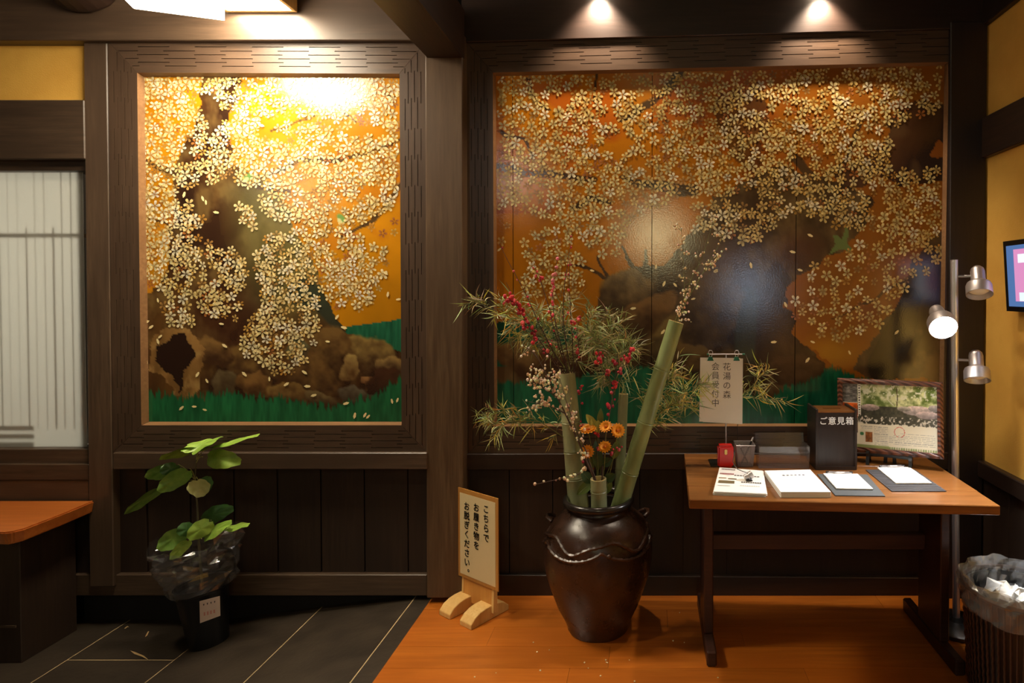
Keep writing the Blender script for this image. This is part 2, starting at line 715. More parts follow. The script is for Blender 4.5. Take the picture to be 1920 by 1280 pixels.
trim(px_solid([(156, 70), (200, 70), (213, 1100), (168, 1100)], -0.045, 0.1), M['stain_v'], 'narrow dark post left of the left mural')
trim(px_solid([(797, 60), (867, 60), (869, 1121), (800, 1121)], -0.062, 0.12), M['post_light'], 'broad brown post between the two murals')
trim(px_solid([(1783, 40), (1852, 40), (1840, 1123), (1778, 1123)], -0.01, 0.12), M['black_v'], 'black corner post at the right')
trim(slab_px(-330, -60, 801, 75.5, -0.078, 0.1), M['stain_h'], 'brown header beam above the left mural')
# right header, rising slightly to the right
trim(px_solid([(862, -60), (1854, -60), (1852, 52), (868, 79)], -0.004, 0.1), M['black_h'], 'black header beam above the right mural')
trim(slab_px(-330, 187, 159, 298, -0.050, 0.1), M['stain_h'], 'heavy lintel above the frosted window')
trim(slab_px(-330, 298, 160, 320, -0.012, 0.1), M['stain_h'], 'thin recessed head rail above the window', 0.002)
trim(slab_px(-330, 842, 166, 870, -0.020, 0.1), M['stain_h'], 'window sill rail', 0.003)
trim(slab_px(-330, 870, 167, 900, -0.035, 0.1), M['stain_h'], 'upper board of the rail below the window', 0.003)
trim(slab_px(-330, 900, 167, 960, -0.030, 0.1), M['stain_h'], 'lower board of the rail below the window', 0.003)
trim(slab_px(-330, 960, 170, 1100, -0.01, 0.1), M['plank'], 'dark boarding behind the bench', 0.003)
trim(slab_px(211, 848.5, 801, 880, -0.070, 0.03), M['stain_h'], 'ledge rail under the left mural', 0.004)
trim(px_solid([(868, 851), (1800, 848), (1800, 880), (868, 881)], 0.000, 0.1), M['black_h'], 'ledge rail under the right mural', 0.003)
trim(slab_px(60, 1077, 801, 1117, -0.030, 0.1), M['stain_h'], 'ground sill under the left planks', 0.004)
sb = PY(960, 1079, 0.02)
struct(px_solid([(866, 1077), (1840, 1084), (1840, 1126), (866, 1124)], 0.018, 0.1).build('baseboard_back', M['black_h'], bevel=0.003),
       'low ground sill behind the jar and the table', 'baseboard')

# beam from the broad post towards the viewer
z0 = PY(834, 108, -0.062).z
xl, xr = PY(799, 108, -0.062).x, PY(868, 108, -0.062).x
bm_ = MB().box(xl, xr, -2.6, -0.03, z0, z0 + 0.24)
trim(bm_, M['stain_y'], 'deep beam running from the broad post overhead', 0.006)

# rails of the right hand wall
zA, zB = PY(1839, 222, 0).z, PY(1837, 297, 0).z
trim(MB().box(WX - 0.03, WX + 0.05, -3.2, 0.0, zB, zA), M['stain_y'], 'dark rail across the right wall, upper')
zA2, zB2 = PY(1832, 862, 0).z, PY(1835, 892, 0).z
trim(MB().box(WX - 0.035, WX + 0.05, -3.2, 0.0, zB2, zA2), M['stain_y'], 'dark chair rail across the right wall')
zC = PX(1915, 0, WX).z
trim(MB().box(WX - 0.03, WX + 0.05, -3.2, 0.0, PY(1851, 48, 0).z, 3.2), M['black_h'], 'dark top plate of the right wall')
struct(MB().box(WX - 0.018, WX, -3.2, 0.0, 0.0, 0.11).build('baseboard_right', M['black_h'], bevel=0.003), 'dark baseboard of the right wall', 'baseboard')

# round log joist end at the top left
lg = MB()
cl = PY(165, -38, -0.06)
lg.lathe([(0.001, 0), (0.178, 0), (0.18, 0.01), (0.18, 0.55)], 28, (cl.x, -0.06, cl.z), (0.12, -1, 0.25))
TN[0] += 1
struct(lg.build('trim_%d' % TN[0], M['stain_y'], smooth=False), 'round log joist at the top left', 'beam')

# --- window_1: frosted pane with a wooden lattice behind it
win = holder('window_1', 'frosted glass window with a lattice behind it at the left', 'window')
x0w, x1w, y0w, y1w = -330, 163, 318, 846
Yg = 0.028
slab_px(x0w, y0w, x1w, y1w, Yg, Yg + 0.004).build('pane', M['frosted'], win)


def slat(x0, y0, x1, y1, d=0.0):
    slab_px(x0, y0, x1, y1, Yg + 0.007 + d, Yg + 0.024 + d).build('slat', M['lattice'], win)


k = 0
x = 132.5 + 2.5
for i in range(-14, 3):
    base = 116 + i * 50.0
    for dx, top in ((-1, 318), (16.5, 318), (34, 427)):
        if base + dx < 158:
            slat(base + dx, top, base + dx + 9, 800)
slat(x0w, 438, x1w, 445, 0.014)
for yy in (793, 808, 823, 838):
    slat(x0w, yy, 70, yy + 5, 0.014)
# ------------------------------------------------------------------ the two murals
def dashes(lo, hi, odd, period, length):
    out = []
    s = lo - period + (period / 2 if odd else 0)
    while s < hi:
        out.append((s, s + length))
        s += period
    return out


def rail(outer, inner, vertical, Yf, Yp, name, mat, parent, lip, cut=True):
    """one carved member of a frame. outer/inner: ((x0,y0),(x1,y1)) pixel edges on plane Yf;
    staggered saw cuts are real grooves; inner edge slopes down to the painting plane Yp"""
    def sw(p):
        return (p[1], p[0]) if vertical else p
    (s0, t0), (s1, t1) = sw(outer[0]), sw(outer[1])
    (a0, b0), (a1, b1) = sw(inner[0]), sw(inner[1])
    s0, s1, a0, a1 = s0 + .35, s1 - .35, a0 + .35, a1 - .35        # hairline mitre joint

    def pt(s, v, Y):
        to = t0 + (t1 - t0) * (s - s0) / (s1 - s0)
        ti = b0 + (b1 - b0) * (s - a0) / (a1 - a0)
        q = (s, to + (ti - to) * v)
        q = sw(q)
        w = PY(q[0], q[1], Yf)
        return Vector((w.x, Y, w.z))

    mb = MB()
    W = abs(b0 - t0)
    gv = 0.75 / W                                    # half height of a groove
    rows = [0.18, 0.31, 0.43, 0.55, 0.67, 0.79]
    edges, v = [], 0.0
    bands = []
    for k, r in enumerate(rows):
        bands.append((v, r - gv, None))
        bands.append((r - gv, r + gv, k))
        v = r + gv
    bands.append((v, 1.0, None))
    for v0, v1, k in bands:
        l0, l1 = s0 + (a0 - s0) * v0, s0 + (a0 - s0) * v1
        h0, h1 = s1 + (a1 - s1) * v0, s1 + (a1 - s1) * v1
        br = [(l0, l1, False)]
        if k is not None and cut:
            j = [2.5, -3, 1, -1.5, 3, 0][k]
            for d0, d1 in dashes(s0, s1, k % 2 == 0, 107, 59):
                d0, d1 = max(d0 + j, max(l0, l1) + 1), min(d1 + j, min(h0, h1) - 1)
                if d1 - d0 > 6:
                    br.append((d0, d0, True))
                    br.append((d1, d1, False))
        br.append((h0, h1, False))
        for (p0, p1, g), (q0, q1, _) in zip(br[:-1], br[1:]):
            Y = Yf + 0.006 if g else Yf
            A, B, C_, D = pt(p0, v0, Y), pt(q0, v0, Y), pt(q1, v1, Y), pt(p1, v1, Y)
            mb.add([A, B, C_, D], [(0, 1, 2, 3)])
            if g:
                A2, B2, C2, D2 = pt(p0, v0, Yf), pt(q0, v0, Yf), pt(q1, v1, Yf), pt(p1, v1, Yf)
                mb.add([A, B, C_, D, A2, B2, C2, D2], [(0, 4, 5, 1), (1, 5, 6, 2), (2, 6, 7, 3), (3, 7, 4, 0)])
    # outer side face
    o0, o1 = pt(s0, 0, Yf), pt(s1, 0, Yf)
    mb.add([o0, o1, Vector((o1.x, Yp + .02, o1.z)), Vector((o0.x, Yp + .02, o0.z))], [(0, 1, 2, 3)])
    # mitre ends
    for s_o, s_i in ((s0, a0), (s1, a1)):
        p, q = pt(s_o, 0, Yf), pt(s_i, 1, Yf)
        mb.add([p, q, Vector((q.x, Yp, q.z)), Vector((p.x, Yp, p.z))], [(0, 1, 2, 3)])
    i0, i1 = pt(a0, 1, Yf), pt(a1, 1, Yf)
    # sloped lip towards the painting (lip: outward growth in metres)
    c = lip
    o = mb.build(name, mat, parent)
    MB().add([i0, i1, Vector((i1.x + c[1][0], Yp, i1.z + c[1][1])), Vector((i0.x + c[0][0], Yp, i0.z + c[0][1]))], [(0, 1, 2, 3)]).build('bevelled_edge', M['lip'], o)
    return o


def frame(parent, O, I, Yf, Yp, lipw):
    (otl, otr, obr, obl), (itl, itr, ibr, ibl) = O, I
    L = lipw
    tl, tr, br, bl = (L, -L), (-L, -L), (-L, L), (L, L)
    rail((otl, otr), (itl, itr), False, Yf, Yp, 'frame_rail', M['frame_h'], parent, (tl, tr))
    rail((obl, obr), (ibl, ibr), False, Yf, Yp, 'frame_rail', M['frame_h'], parent, (bl, br))
    rail((otl, obl), (itl, ibl), True, Yf, Yp, 'frame_rail', M['frame_v'], parent, (tl, bl))
    rail((otr, obr), (itr, ibr), True, Yf, Yp, 'frame_rail', M['frame_v'], parent, (tr, br))


def paint_panel(parent, quad, u0, u1, Y, colour, step=2.4, name='painted_panel'):
    """flat board painted in pixel space; quad: tl, tr, br, bl pixels (on plane Y)"""
    tl, tr, br, bl = [np.array(q, float) for q in quad]
    nx = int(np.linalg.norm(tr - tl) * (u1 - u0) / step)
    ny = int(np.linalg.norm(bl - tl) / step)
    U, V = np.meshgrid(np.linspace(u0, u1, nx), np.linspace(0, 1, ny))
    px = (tl[0] * (1 - U) + tr[0] * U) * (1 - V) + (bl[0] * (1 - U) + br[0] * U) * V
    py = (tl[1] * (1 - U) + tr[1] * U) * (1 - V) + (bl[1] * (1 - U) + br[1] * U) * V
    a, b = (px - CX) / F, (CY - py) / F
    c, s = math.cos(PITCH), math.sin(PITCH)
    dy, dz = c + b * s, -s + b * c
    t = (Y - EYE.y) / dy
    co = np.stack([a * t, np.full_like(t, Y), EYE.z + dz * t], -1).reshape(-1, 3)
    co -= np.array(wloc(parent))
    idx = np.arange(nx * ny).reshape(ny, nx)
    f = np.stack([idx[:-1, :-1], idx[1:, :-1], idx[1:, 1:], idx[:-1, 1:]], -1).reshape(-1, 4)
    me = bpy.data.meshes.new(name)
    me.from_pydata(co, [], f)
    rgb = colour(px.ravel(), py.ravel())
    arr = np.ones((nx * ny, 4), np.float32)
    s_ = np.clip(rgb / 255.0, 0, 1)
    arr[:, :3] = np.where(s_ <= 0.04045, s_ / 12.92, ((s_ + 0.055) / 1.055) ** 2.4)
    at = me.color_attributes.new('col', 'FLOAT_COLOR', 'POINT')
    at.data.foreach_set('color', arr.ravel())
    me.materials.append(M['paint'])
    o = bpy.data.objects.new(name, me)
    COL.objects.link(o)
    o.parent = parent
    # board thickness
    return o


def blend(base, col, w):
    return base * (1 - w[:, None]) + np.asarray(col, float)[None, :] * w[:, None] if np.ndim(col) == 1 else base * (1 - w[:, None]) + col * w[:, None]


def ell(x, y, cx, cy, rx, ry, ang=0):
    c, s = math.cos(math.radians(ang)), math.sin(math.radians(ang))
    dx, dy = x - cx, y - cy
    return np.sqrt(((dx * c + dy * s) / rx) ** 2 + ((-dx * s + dy * c) / ry) ** 2)


def soft(d, w=0.15):
    return np.clip((1 - d) / w, 0, 1)


def stroke(x, y, pts, w0, w1):
    best = np.full(x.shape, 9.0)
    n = len(pts) - 1
    for i in range(n):
        (x0, y0), (x1, y1) = pts[i], pts[i + 1]
        L2 = (x1 - x0) ** 2 + (y1 - y0) ** 2
        t = np.clip(((x - x0) * (x1 - x0) + (y - y0) * (y1 - y0)) / L2, 0, 1)
        d = np.hypot(x - x0 - t * (x1 - x0), y - y0 - t * (y1 - y0))
        w = w0 + (w1 - w0) * (i + t) / n
        best = np.minimum(best, d / w)
    return np.clip((1.15 - best) / 0.3, 0, 1)


GOLD = np.array((184, 122, 16.))
GREEN = np.array((30, 92, 56.))


def bark(x, y, dark, mid, light, s=60, skew=0.3):
    n = fbm(x + y * skew, y * 0.45, s, 5)
    m = fbm(x * 1.2 + 300, y * 0.8 + 90, s * 0.45, 4)
    t = np.clip((n - 0.30) / 0.40, 0, 1)[:, None]
    u = np.clip((m - 0.50) / 0.25, 0, 1)[:, None]
    c = np.array(dark, float) * (1 - t) + np.array(mid, float) * t
    return c * (1 - 0.7 * u) + np.array(light, float) * 0.7 * u


def grass_tone(x, y):
    g = fbm(x * 4, y * 0.45, 18, 3)
    c = GREEN[None, :] * (0.72 + 0.55 * g[:, None])
    return c


def paint_left(x, y):
    n1, n2 = fbm(x, y, 22, 4) - 0.5, fbm(x + 500, y + 200, 22, 4) - 0.5
    wx, wy = x + n1 * 22, y + n2 * 22
    t = fbm(x, y, 90, 4)
    rgb = GOLD[None, :] * (0.86 + 0.28 * t[:, None])
    rgb = blend(rgb, (176, 100, 24), np.clip((fbm(x, y, 45, 3) - 0.52) * 3, 0, 0.4) * (y < 470))
    # far grass at the right
    far = inpoly(wx * 0.3 + x * 0.7, y + n2 * 6, [(640, 640), (650, 612), (690, 606), (720, 603), (760, 596), (760, 700), (640, 700)])
    rgb = np.where(far[:, None], grass_tone(x, y) * np.array((1.15, 1.0, 1.15)), rgb)
    # trunk
    trunk = inpoly(wx, wy, [(385, 120), (462, 120), (440, 190), (428, 235), (436, 300), (470, 325), (512, 345), (540, 390), (562, 445), (585, 500),
                            (606, 548), (626, 590), (650, 622), (760, 662), (760, 800), (260, 800), (260, 560), (288, 548), (305, 520), (315, 480),
                            (316, 430), (326, 380), (322, 330), (340, 290), (362, 245), (378, 190)])
    b = bark(x, y, (50, 30, 18), (92, 62, 30), (120, 96, 52), 70)
    olive = np.clip((x - (395 + (y - 300) * 0.12)) / 60, 0, 1) * np.clip((620 - y) / 60, 0, 1) * np.clip((y - 300) / 60, 0, 1)
    b = blend(b, bark(x, y, (70, 64, 36), (98, 92, 50), (116, 106, 62), 80), olive * 0.85)
    b = blend(b, (58, 32, 20), 0.55 * soft(ell(x, y, 430, 600, 110, 90), 0.6))
    b = blend(b, (40, 24, 16), 0.7 * soft(ell(x, y, 352, 400, 22, 90, -6), 0.6))
    b = blend(b, (44, 50, 40), 0.8 * stroke(x, y, [(566, 548), (600, 560), (640, 612)], 26, 14))
    rgb = np.where(trunk[:, None], b, rgb)
    # golden gap left of the trunk, limb to the right of it
    for pts, w0, w1 in (([(752, 348), (715, 395), (690, 420), (640, 445)], 5, 3), ([(752, 262), (700, 285), (640, 300), (560, 300), (500, 330)], 3, 5),
                        ([(610, 142), (640, 205), (668, 230)], 4, 2), ([(640, 180), (690, 175), (745, 180)], 1.6, 1.6), ([(268, 300), (310, 318), (345, 332)], 5, 9),
                        ([(270, 410), (310, 420), (330, 440)], 3, 2), ([(455, 345), (500, 352), (540, 360)], 4, 7), ([(506, 247), (540, 235), (590, 215)], 2, 2)):
        rgb = blend(rgb, (72, 54, 36), 0.9 * stroke(wx * .5 + x * .5, wy * .5 + y * .5, pts, w0, w1))
    # roots and stones
    def stone(cx, cy, rx, ry, ang, lt, dk):
        nonlocal rgb
        d = ell(wx, wy, cx, cy, rx, ry, ang)
        m = soft(d, 0.12)
        sh = np.clip(0.5 + (wy - cy) / (ry * 1.6) + (fbm(x, y, 14, 3) - 0.5), 0, 1)[:, None]
        rgb = blend(rgb, np.array(lt, float) * (1 - sh) + np.array(dk, float) * sh, m)
    for s in ((690, 668, 60, 42, 15, (136, 112, 60), (54, 34, 22)), (735, 690, 32, 26, 10, (150, 122, 70), (52, 34, 24)), (610, 668, 55, 62, 35, (112, 84, 44), (50, 32, 20)),
              (655, 690, 20, 26, 20, (160, 134, 78), (84, 58, 32)), (590, 720, 46, 70, -30, (104, 76, 40), (48, 30, 20)), (560, 660, 24, 22, 0, (96, 92, 62), (70, 52, 32)),
              (470, 690, 60, 34, 30, (112, 84, 44), (54, 34, 22)), (400, 660, 42, 26, 40, (128, 96, 52), (62, 40, 24)), (420, 722, 26, 28, 0, (96, 80, 54), (60, 44, 28)),
              (480, 722, 42, 24, 12, (124, 90, 48), (64, 42, 24)), (545, 738, 44, 20, 16, (126, 98, 52), (62, 40, 24)), (600, 745, 34, 14, 22, (110, 92, 58), (60, 42, 26)),
              (665, 745, 36, 20, 12, (92, 82, 64), (48, 34, 24)), (690, 712, 14, 8, 0, (150, 110, 66), (100, 66, 40)), (720, 715, 40, 26, -30, (70, 44, 28), (46, 28, 20))):
        stone(*s)
    # knot hole
    ring = [(276, 652), (286, 634), (312, 622), (338, 611), (352, 616), (368, 634), (382, 655), (386, 680), (376, 702), (374, 714), (372, 740), (346, 742),
            (345, 700), (342, 735), (330, 742), (318, 720), (300, 700), (278, 692)]
    hole = [(290, 650), (312, 640), (335, 622), (350, 630), (362, 648), (368, 665), (356, 682), (344, 692), (345, 715), (335, 735), (326, 708), (305, 690), (292, 672)]
    tan = bark(x, y, (112, 80, 42), (150, 112, 62), (164, 130, 78), 26)
    rgb = np.where(inpoly(wx, wy, ring)[:, None], tan, rgb)
    rgb = np.where(inpoly(wx, wy, hole)[:, None], np.array((42, 25, 18.)), rgb)
    # grass with a ragged top
    top = np.interp(x, [262, 300, 340, 380, 440, 480, 530, 560, 610, 660, 690, 720, 740, 760], [731, 734, 742, 738, 734, 740, 744, 752, 760, 750, 742, 730, 712, 700])
    blades = (fbm(x * 3.2, y * 0.12, 7, 2) - 0.5) * 30
    g = np.clip((y - top - blades) / 5, 0, 1)
    rgb = blend(rgb, grass_tone(x, y), g)
    # birds
    for cx, cy, a in ((640, 410, 50), (464, 333, -35)):
        rgb = blend(rgb, (104, 142, 72), soft(ell(x, y, cx, cy, 12, 7, a), 0.2))
        rgb = blend(rgb, (196, 190, 130), soft(ell(x, y, cx - 3, cy + 4, 7, 4, a), 0.2))
    return rgb


def paint_right(x, y):
    n1, n2 = fbm(x, y, 26, 4) - 0.5, fbm(x + 500, y + 200, 26, 4) - 0.5
    wx, wy = x + n1 * 26, y + n2 * 26
    t = fbm(x, y, 110, 4)
    rgb = np.array((174, 106, 14.))[None, :] * (0.84 + 0.3 * t[:, None])
    rgb = blend(rgb, (160, 70, 22), np.clip((fbm(x + 70, y, 60, 3) - 0.5) * 3.2, 0, 0.6) * (y < 400))
    rgb = blend(rgb, (132, 76, 24), np.clip((x - 1300) / 300, 0, 0.8))  # browner ground to the right, with the weaker light there painted in
    # far grass left
    far = inpoly(x, y + n2 * 8, [(920, 604), (1010, 600), (1060, 610), (1110, 630), (1110, 720), (920, 720)])
    rgb = np.where(far[:, None], grass_tone(x, y) * np.array((1.0, 0.9, 1.1)), rgb)
    # thin limbs
    for pts, w0, w1 in (([(926, 312), (985, 322), (1030, 327), (1075, 330), (1110, 338)], 8, 7), ([(1168, 332), (1205, 345), (1245, 352), (1300, 360)], 6, 11),
                        ([(990, 150), (1000, 185), (1030, 205)], 4, 2.5), ([(1120, 140), (1112, 190)], 3, 2), ([(1275, 140), (1240, 178), (1190, 208), (1165, 225)], 9, 4),
                        ([(940, 250), (985, 262), (1000, 300)], 4, 3), ([(1080, 390), (1110, 372), (1140, 380)], 9, 5), ([(1490, 296), (1532, 338)], 8, 8),
                        ([(1535, 338), (1590, 300), (1610, 230)], 6, 4), ([(1670, 235), (1690, 200)], 6, 4), ([(1700, 520), (1640, 560), (1560, 600)], 3, 1.5),
                        ([(1140, 522), (1120, 482)], 4, 2), ([(1138, 524), (1098, 502), (1070, 500)], 4, 2.5), ([(1188, 508), (1165, 460)], 4, 2), ([(1205, 505), (1212, 470)], 5, 3)):
        rgb = blend(rgb, (62, 46, 32), 0.9 * stroke(wx * .5 + x * .5, wy * .5 + y * .5, pts, w0, w1))
    # upper dark limb mass at the right
    dark = bark(x, y, (48, 30, 22), (78, 50, 32), (86, 64, 40), 70)
    up = inpoly(wx, wy, [(1662, 262), (1690, 205), (1720, 190), (1800, 200), (1800, 270), (1755, 260), (1735, 300), (1790, 300), (1790, 330), (1700, 345), (1640, 330), (1600, 360), (1560, 330)])
    rgb = np.where(up[:, None], dark, rgb)
    up2 = inpoly(wx, wy, [(1340, 180), (1420, 150), (1440, 230), (1420, 330), (1380, 300), (1340, 230)])
    rgb = blend(rgb, dark, up2 * 0.6)
    # great trunk leaning to the right, with its root at the left
    trunk = inpoly(wx, wy, [(1112, 612), (1117, 560), (1135, 524), (1180, 508), (1212, 490), (1245, 500), (1268, 468), (1292, 440), (1312, 412), (1345, 372), (1400, 330),
                            (1460, 310), (1530, 330), (1600, 350), (1640, 372), (1632, 415), (1600, 440), (1586, 468), (1552, 482), (1527, 500), (1492, 518), (1478, 542),
                            (1468, 574), (1486, 592), (1492, 626), (1510, 650), (1545, 690), (1580, 712), (1580, 800), (920, 800), (920, 690), (1000, 690), (1060, 660)])
    b = bark(x, y, (52, 36, 24), (92, 70, 42), (116, 96, 60), 80, -0.5)
    b = blend(b, (72, 34, 26), 0.6 * soft(ell(x, y, 1500, 470, 60, 50), 0.7))
    b = blend(b, (40, 30, 26), 0.75 * soft(ell(x, y, 1400, 590, 75, 110, 10), 0.6))  # dark reflection on the varnish, painted into the trunk
    b = blend(b, (44, 28, 20), 0.7 * soft(ell(x, y, 1235, 560, 60, 22, -25), 0.5))
    b = blend(b, (48, 34, 24), 0.7 * soft(ell(x, y, 1290, 620, 50, 26, -50), 0.5))
    b = blend(b, (60, 76, 62), 0.45 * stroke(x, y, [(1400, 560), (1395, 700)], 22, 18))
    rgb = np.where(trunk[:, None], b, rgb)

    def stone(cx, cy, rx, ry, ang, lt, dk):
        nonlocal rgb
        d = ell(wx, wy, cx, cy, rx, ry, ang)
        sh = np.clip(0.45 + (wy - cy) / (ry * 1.5) + (fbm(x, y, 16, 3) - 0.5), 0, 1)[:, None]
        rgb = blend(rgb, np.array(lt, float) * (1 - sh) + np.array(dk, float) * sh, soft(d, 0.14))
    for s in ((1170, 545, 56, 42, -15, (124, 100, 62), (58, 42, 28)), (1210, 590, 75, 30, -28, (120, 88, 50), (62, 42, 26)), (1260, 640, 90, 42, -40, (112, 90, 52), (54, 38, 26)),
              (1330, 580, 60, 80, 30, (100, 80, 50), (58, 44, 30)), (985, 672, 62, 34, 8, (128, 100, 58), (62, 40, 24)), (1060, 668, 50, 26, 10, (104, 68, 40), (56, 34, 22)),
              (1290, 672, 60, 32, 5, (104, 82, 48), (50, 36, 24)), (1360, 690, 50, 34, 10, (82, 64, 40), (46, 34, 24)), (1500, 700, 60, 36, 20, (84, 62, 40), (52, 36, 24)),
              (1120, 700, 60, 22, 0, (56, 36, 24), (44, 30, 20))):
        stone(*s)
    # second trunk at the far right
    t2 = inpoly(wx, wy, [(1790, 420), (1742, 452), (1712, 490), (1690, 535), (1668, 585), (1652, 622), (1622, 652), (1600, 694), (1640, 712), (1800, 712)])
    b2 = bark(x, y, (56, 44, 34), (104, 78, 48), (120, 92, 60), 70, 0.5)
    b2 = blend(b2, (34, 28, 26), 0.8 * stroke(x, y, [(1700, 560), (1690, 620), (1655, 690)], 24, 30))
    rgb = np.where(t2[:, None], b2, rgb)
    rgb = blend(rgb, (178, 128, 34), 0.8 * soft(ell(x, y, 1560, 660, 75, 46), 0.8) * inpoly(wx, wy, [(1486, 600), (1650, 600), (1652, 622), (1622, 652), (1600, 694), (1560, 688), (1510, 650)]))
    # grass
    top = np.interp(x, [920, 960, 1010, 1060, 1110, 1160, 1220, 1280, 1340, 1400, 1450, 1470, 1500, 1535, 1560, 1600, 1640, 1700, 1790],
                    [715, 712, 716, 708, 700, 690, 686, 705, 720, 735, 742, 724, 718, 700, 686, 700, 714, 718, 718])
    blades = (fbm(x * 3.2, y * 0.12, 8, 2) - 0.5) * 20
    rgb = blend(rgb, grass_tone(x, y) * np.array((0.8, 1.0, 1.15)), np.clip((y - top - blades) / 5, 0, 1))
    # flying bird
    bird = [(1562, 442), (1570, 441), (1579, 448), (1586, 424), (1592, 434), (1588, 455), (1598, 467), (1594, 474), (1584, 467), (1572, 469), (1554, 478), (1566, 457)]
    rgb = np.where(inpoly(x, y, bird)[:, None], np.array((96, 118, 66.)), rgb)
    return rgb


def scatter(polys, holes, dmin, rng, gap=0.0):
    """dart throwing: polys = [(polygon, density)]"""
    out, grid = [], {}
    for poly, dens in polys:
        P = np.array(poly)
        (x0, y0), (x1, y1) = P.min(0), P.max(0)
        n = int((x1 - x0) * (y1 - y0) / (dmin * dmin) * 5)
        xs, ys = rng.uniform(x0, x1, n), rng.uniform(y0, y1, n)
        ok = inpoly(xs + (rng.random(n) - .5) * 14, ys + (rng.random(n) - .5) * 14, poly)
        clump = fbm(xs, ys, 42, 2)
        for x, y, o, cl in zip(xs, ys, ok, clump):
            if not o:
                continue
            if cl < 0.62 - 0.18 * dens - gap and rng.random() < 0.85:
                continue
            if any(((x - h[0]) / h[2]) ** 2 + ((y - h[1]) / h[3]) ** 2 < 1 for h in holes):
                continue
            dm = dmin / math.sqrt(dens)
            gx, gy = int(x // 8), int(y // 8)
            r = int(dm // 8) + 1
            if any((x - a) ** 2 + (y - b) ** 2 < dm * dm for i in range(gx - r, gx + r + 1) for j in range(gy - r, gy + r + 1) for a, b in grid.get((i, j), ())):
                continue
            grid.setdefault((gx, gy), []).append((x, y))
            out.append((x, y))
    return out


def flowers(parent, name, pts, Y, pal, size, rng, lo=0.0, inside=None):
    """painted five petalled blossoms: thin petal shapes lying on the board"""
    V, Fc, Cc = [], [], []
    off = wloc(parent)
    pet = [(0.10, 0.0), (0.40, 0.19), (0.74, 0.235), (0.97, 0.12), (0.90, 0.0), (0.97, -0.12), (0.74, -0.235), (0.40, -0.19)]
    for i, (x, y) in enumerate(pts):
        r = size * rng.uniform(0.85, 1.15)
        a0 = rng.uniform(0, 2 * math.pi)
        sq, sa = rng.uniform(0.72, 1.0), rng.uniform(0, math.pi)
        base = np.array(pal[rng.integers(len(pal))], float) * rng.uniform(0.90, 1.06)
        Yi = Y - lo - i * 1.2e-6
        for k in range(5):
            a = a0 + k * 2 * math.pi / 5 + rng.uniform(-0.1, 0.1)
            ps = []
            for u, v in pet:
                dx, dy = r * (u * math.cos(a) - v * math.sin(a)), r * (u * math.sin(a) + v * math.cos(a))
                q = dx * math.cos(sa) + dy * math.sin(sa)
                w = (-dx * math.sin(sa) + dy * math.cos(sa)) * sq
                ps.append((x + q * math.cos(sa) - w * math.sin(sa), y + q * math.sin(sa) + w * math.cos(sa)))
            if inside is not None and not all(inside[0] < p[0] < inside[1] and inside[2](p[0]) < p[1] < inside[3] for p in ps):
                continue
            o = len(V)
            for j, p in enumerate(ps):
                w = PY(p[0], p[1], Yi) - off
                V.append(tuple(w))
                c = np.clip(base * (0.80 if j in (0, 1, 7) else 1.0) * (1.0 if k % 2 else 0.96) / 255, 0, 1)
                Cc.append(np.where(c <= 0.04045, c / 12.92, ((c + 0.055) / 1.055) ** 2.4))
            Fc.append(tuple(range(o, o + 8)))
    me = bpy.data.meshes.new(name)
    me.from_pydata(V, [], Fc)
    arr = np.ones((len(V), 4), np.float32)
    arr[:, :3] = np.array(Cc, np.float32)
    at = me.color_attributes.new('col', 'FLOAT_COLOR', 'POINT')
    at.data.foreach_set('color', arr.ravel())
    me.materials.append(M['paint_blossom'])
    o = bpy.data.objects.new(name, me)
    COL.objects.link(o)
    o.parent = parent
    return stuff(o)


def petals(parent, pts, Y, rng):
    mb = MB()
    for x, y in pts:
        a, r = rng.uniform(0, 6.28), rng.uniform(4.5, 6.5)
        sh = [(1, 0), (0.3, 0.42), (-0.7, 0.3), (-1, 0), (-0.7, -0.3), (0.3, -0.42)]
        mb.add([PY(x + r * (u * math.cos(a) - v * math.sin(a)), y + r * (u * math.sin(a) + v * math.cos(a)), Y) for u, v in sh], [tuple(range(6))], lin((238, 218, 160)))
    return stuff(mb.build('falling_petals', M['paint_blossom'], parent, color=True))


CREAM = [(246, 226, 168), (240, 216, 150), (250, 232, 184), (236, 208, 138), (244, 222, 160), (250, 236, 200)]
TAN = [(240, 216, 142), (232, 202, 124), (222, 188, 110), (242, 220, 156), (236, 208, 130), (250, 234, 190)]
OCHRE = [(206, 160, 76), (214, 172, 92), (196, 142, 62), (186, 116, 58), (222, 186, 110), (176, 132, 70), (200, 160, 90)]
YL_F, YL_P = -0.045, -0.012
YR_F, YR_P = 0.012, 0.040
rng = np.random.default_rng(3)

# left mural
pl = thing('wall_painting', 'tall cherry blossom mural in a carved dark frame, left of the broad post', 'painting', PY(508, 470, YL_P))
frame(pl, [(202, 77), (798, 78), (800, 848), (212, 848)], [(257, 136), (749, 138), (753, 797), (265, 797)], YL_F, YL_P, 0.010)
quadL = [(260, 138), (754, 138), (754, 794), (270, 794)]
paint_panel(pl, quadL, 0, 1, YL_P, paint_left)
LA = [(265, 142), (750, 142), (750, 352), (735, 362), (700, 335), (650, 375), (600, 398), (545, 402), (520, 372), (480, 345), (455, 340), (430, 318), (400, 345), (375, 335), (345, 345), (320, 325), (300, 345), (265, 330)]
LHOLES = [(388, 190, 22, 20), (412, 212, 22, 14), (402, 232, 18, 16), (500, 236, 20, 16), (514, 256, 20, 8), (690, 246, 42, 11), (540, 178, 9, 9), (545, 212, 8, 7), (350, 276, 8, 12), (575, 343, 16, 10), (640, 410, 12, 10), (464, 333, 12, 9)]
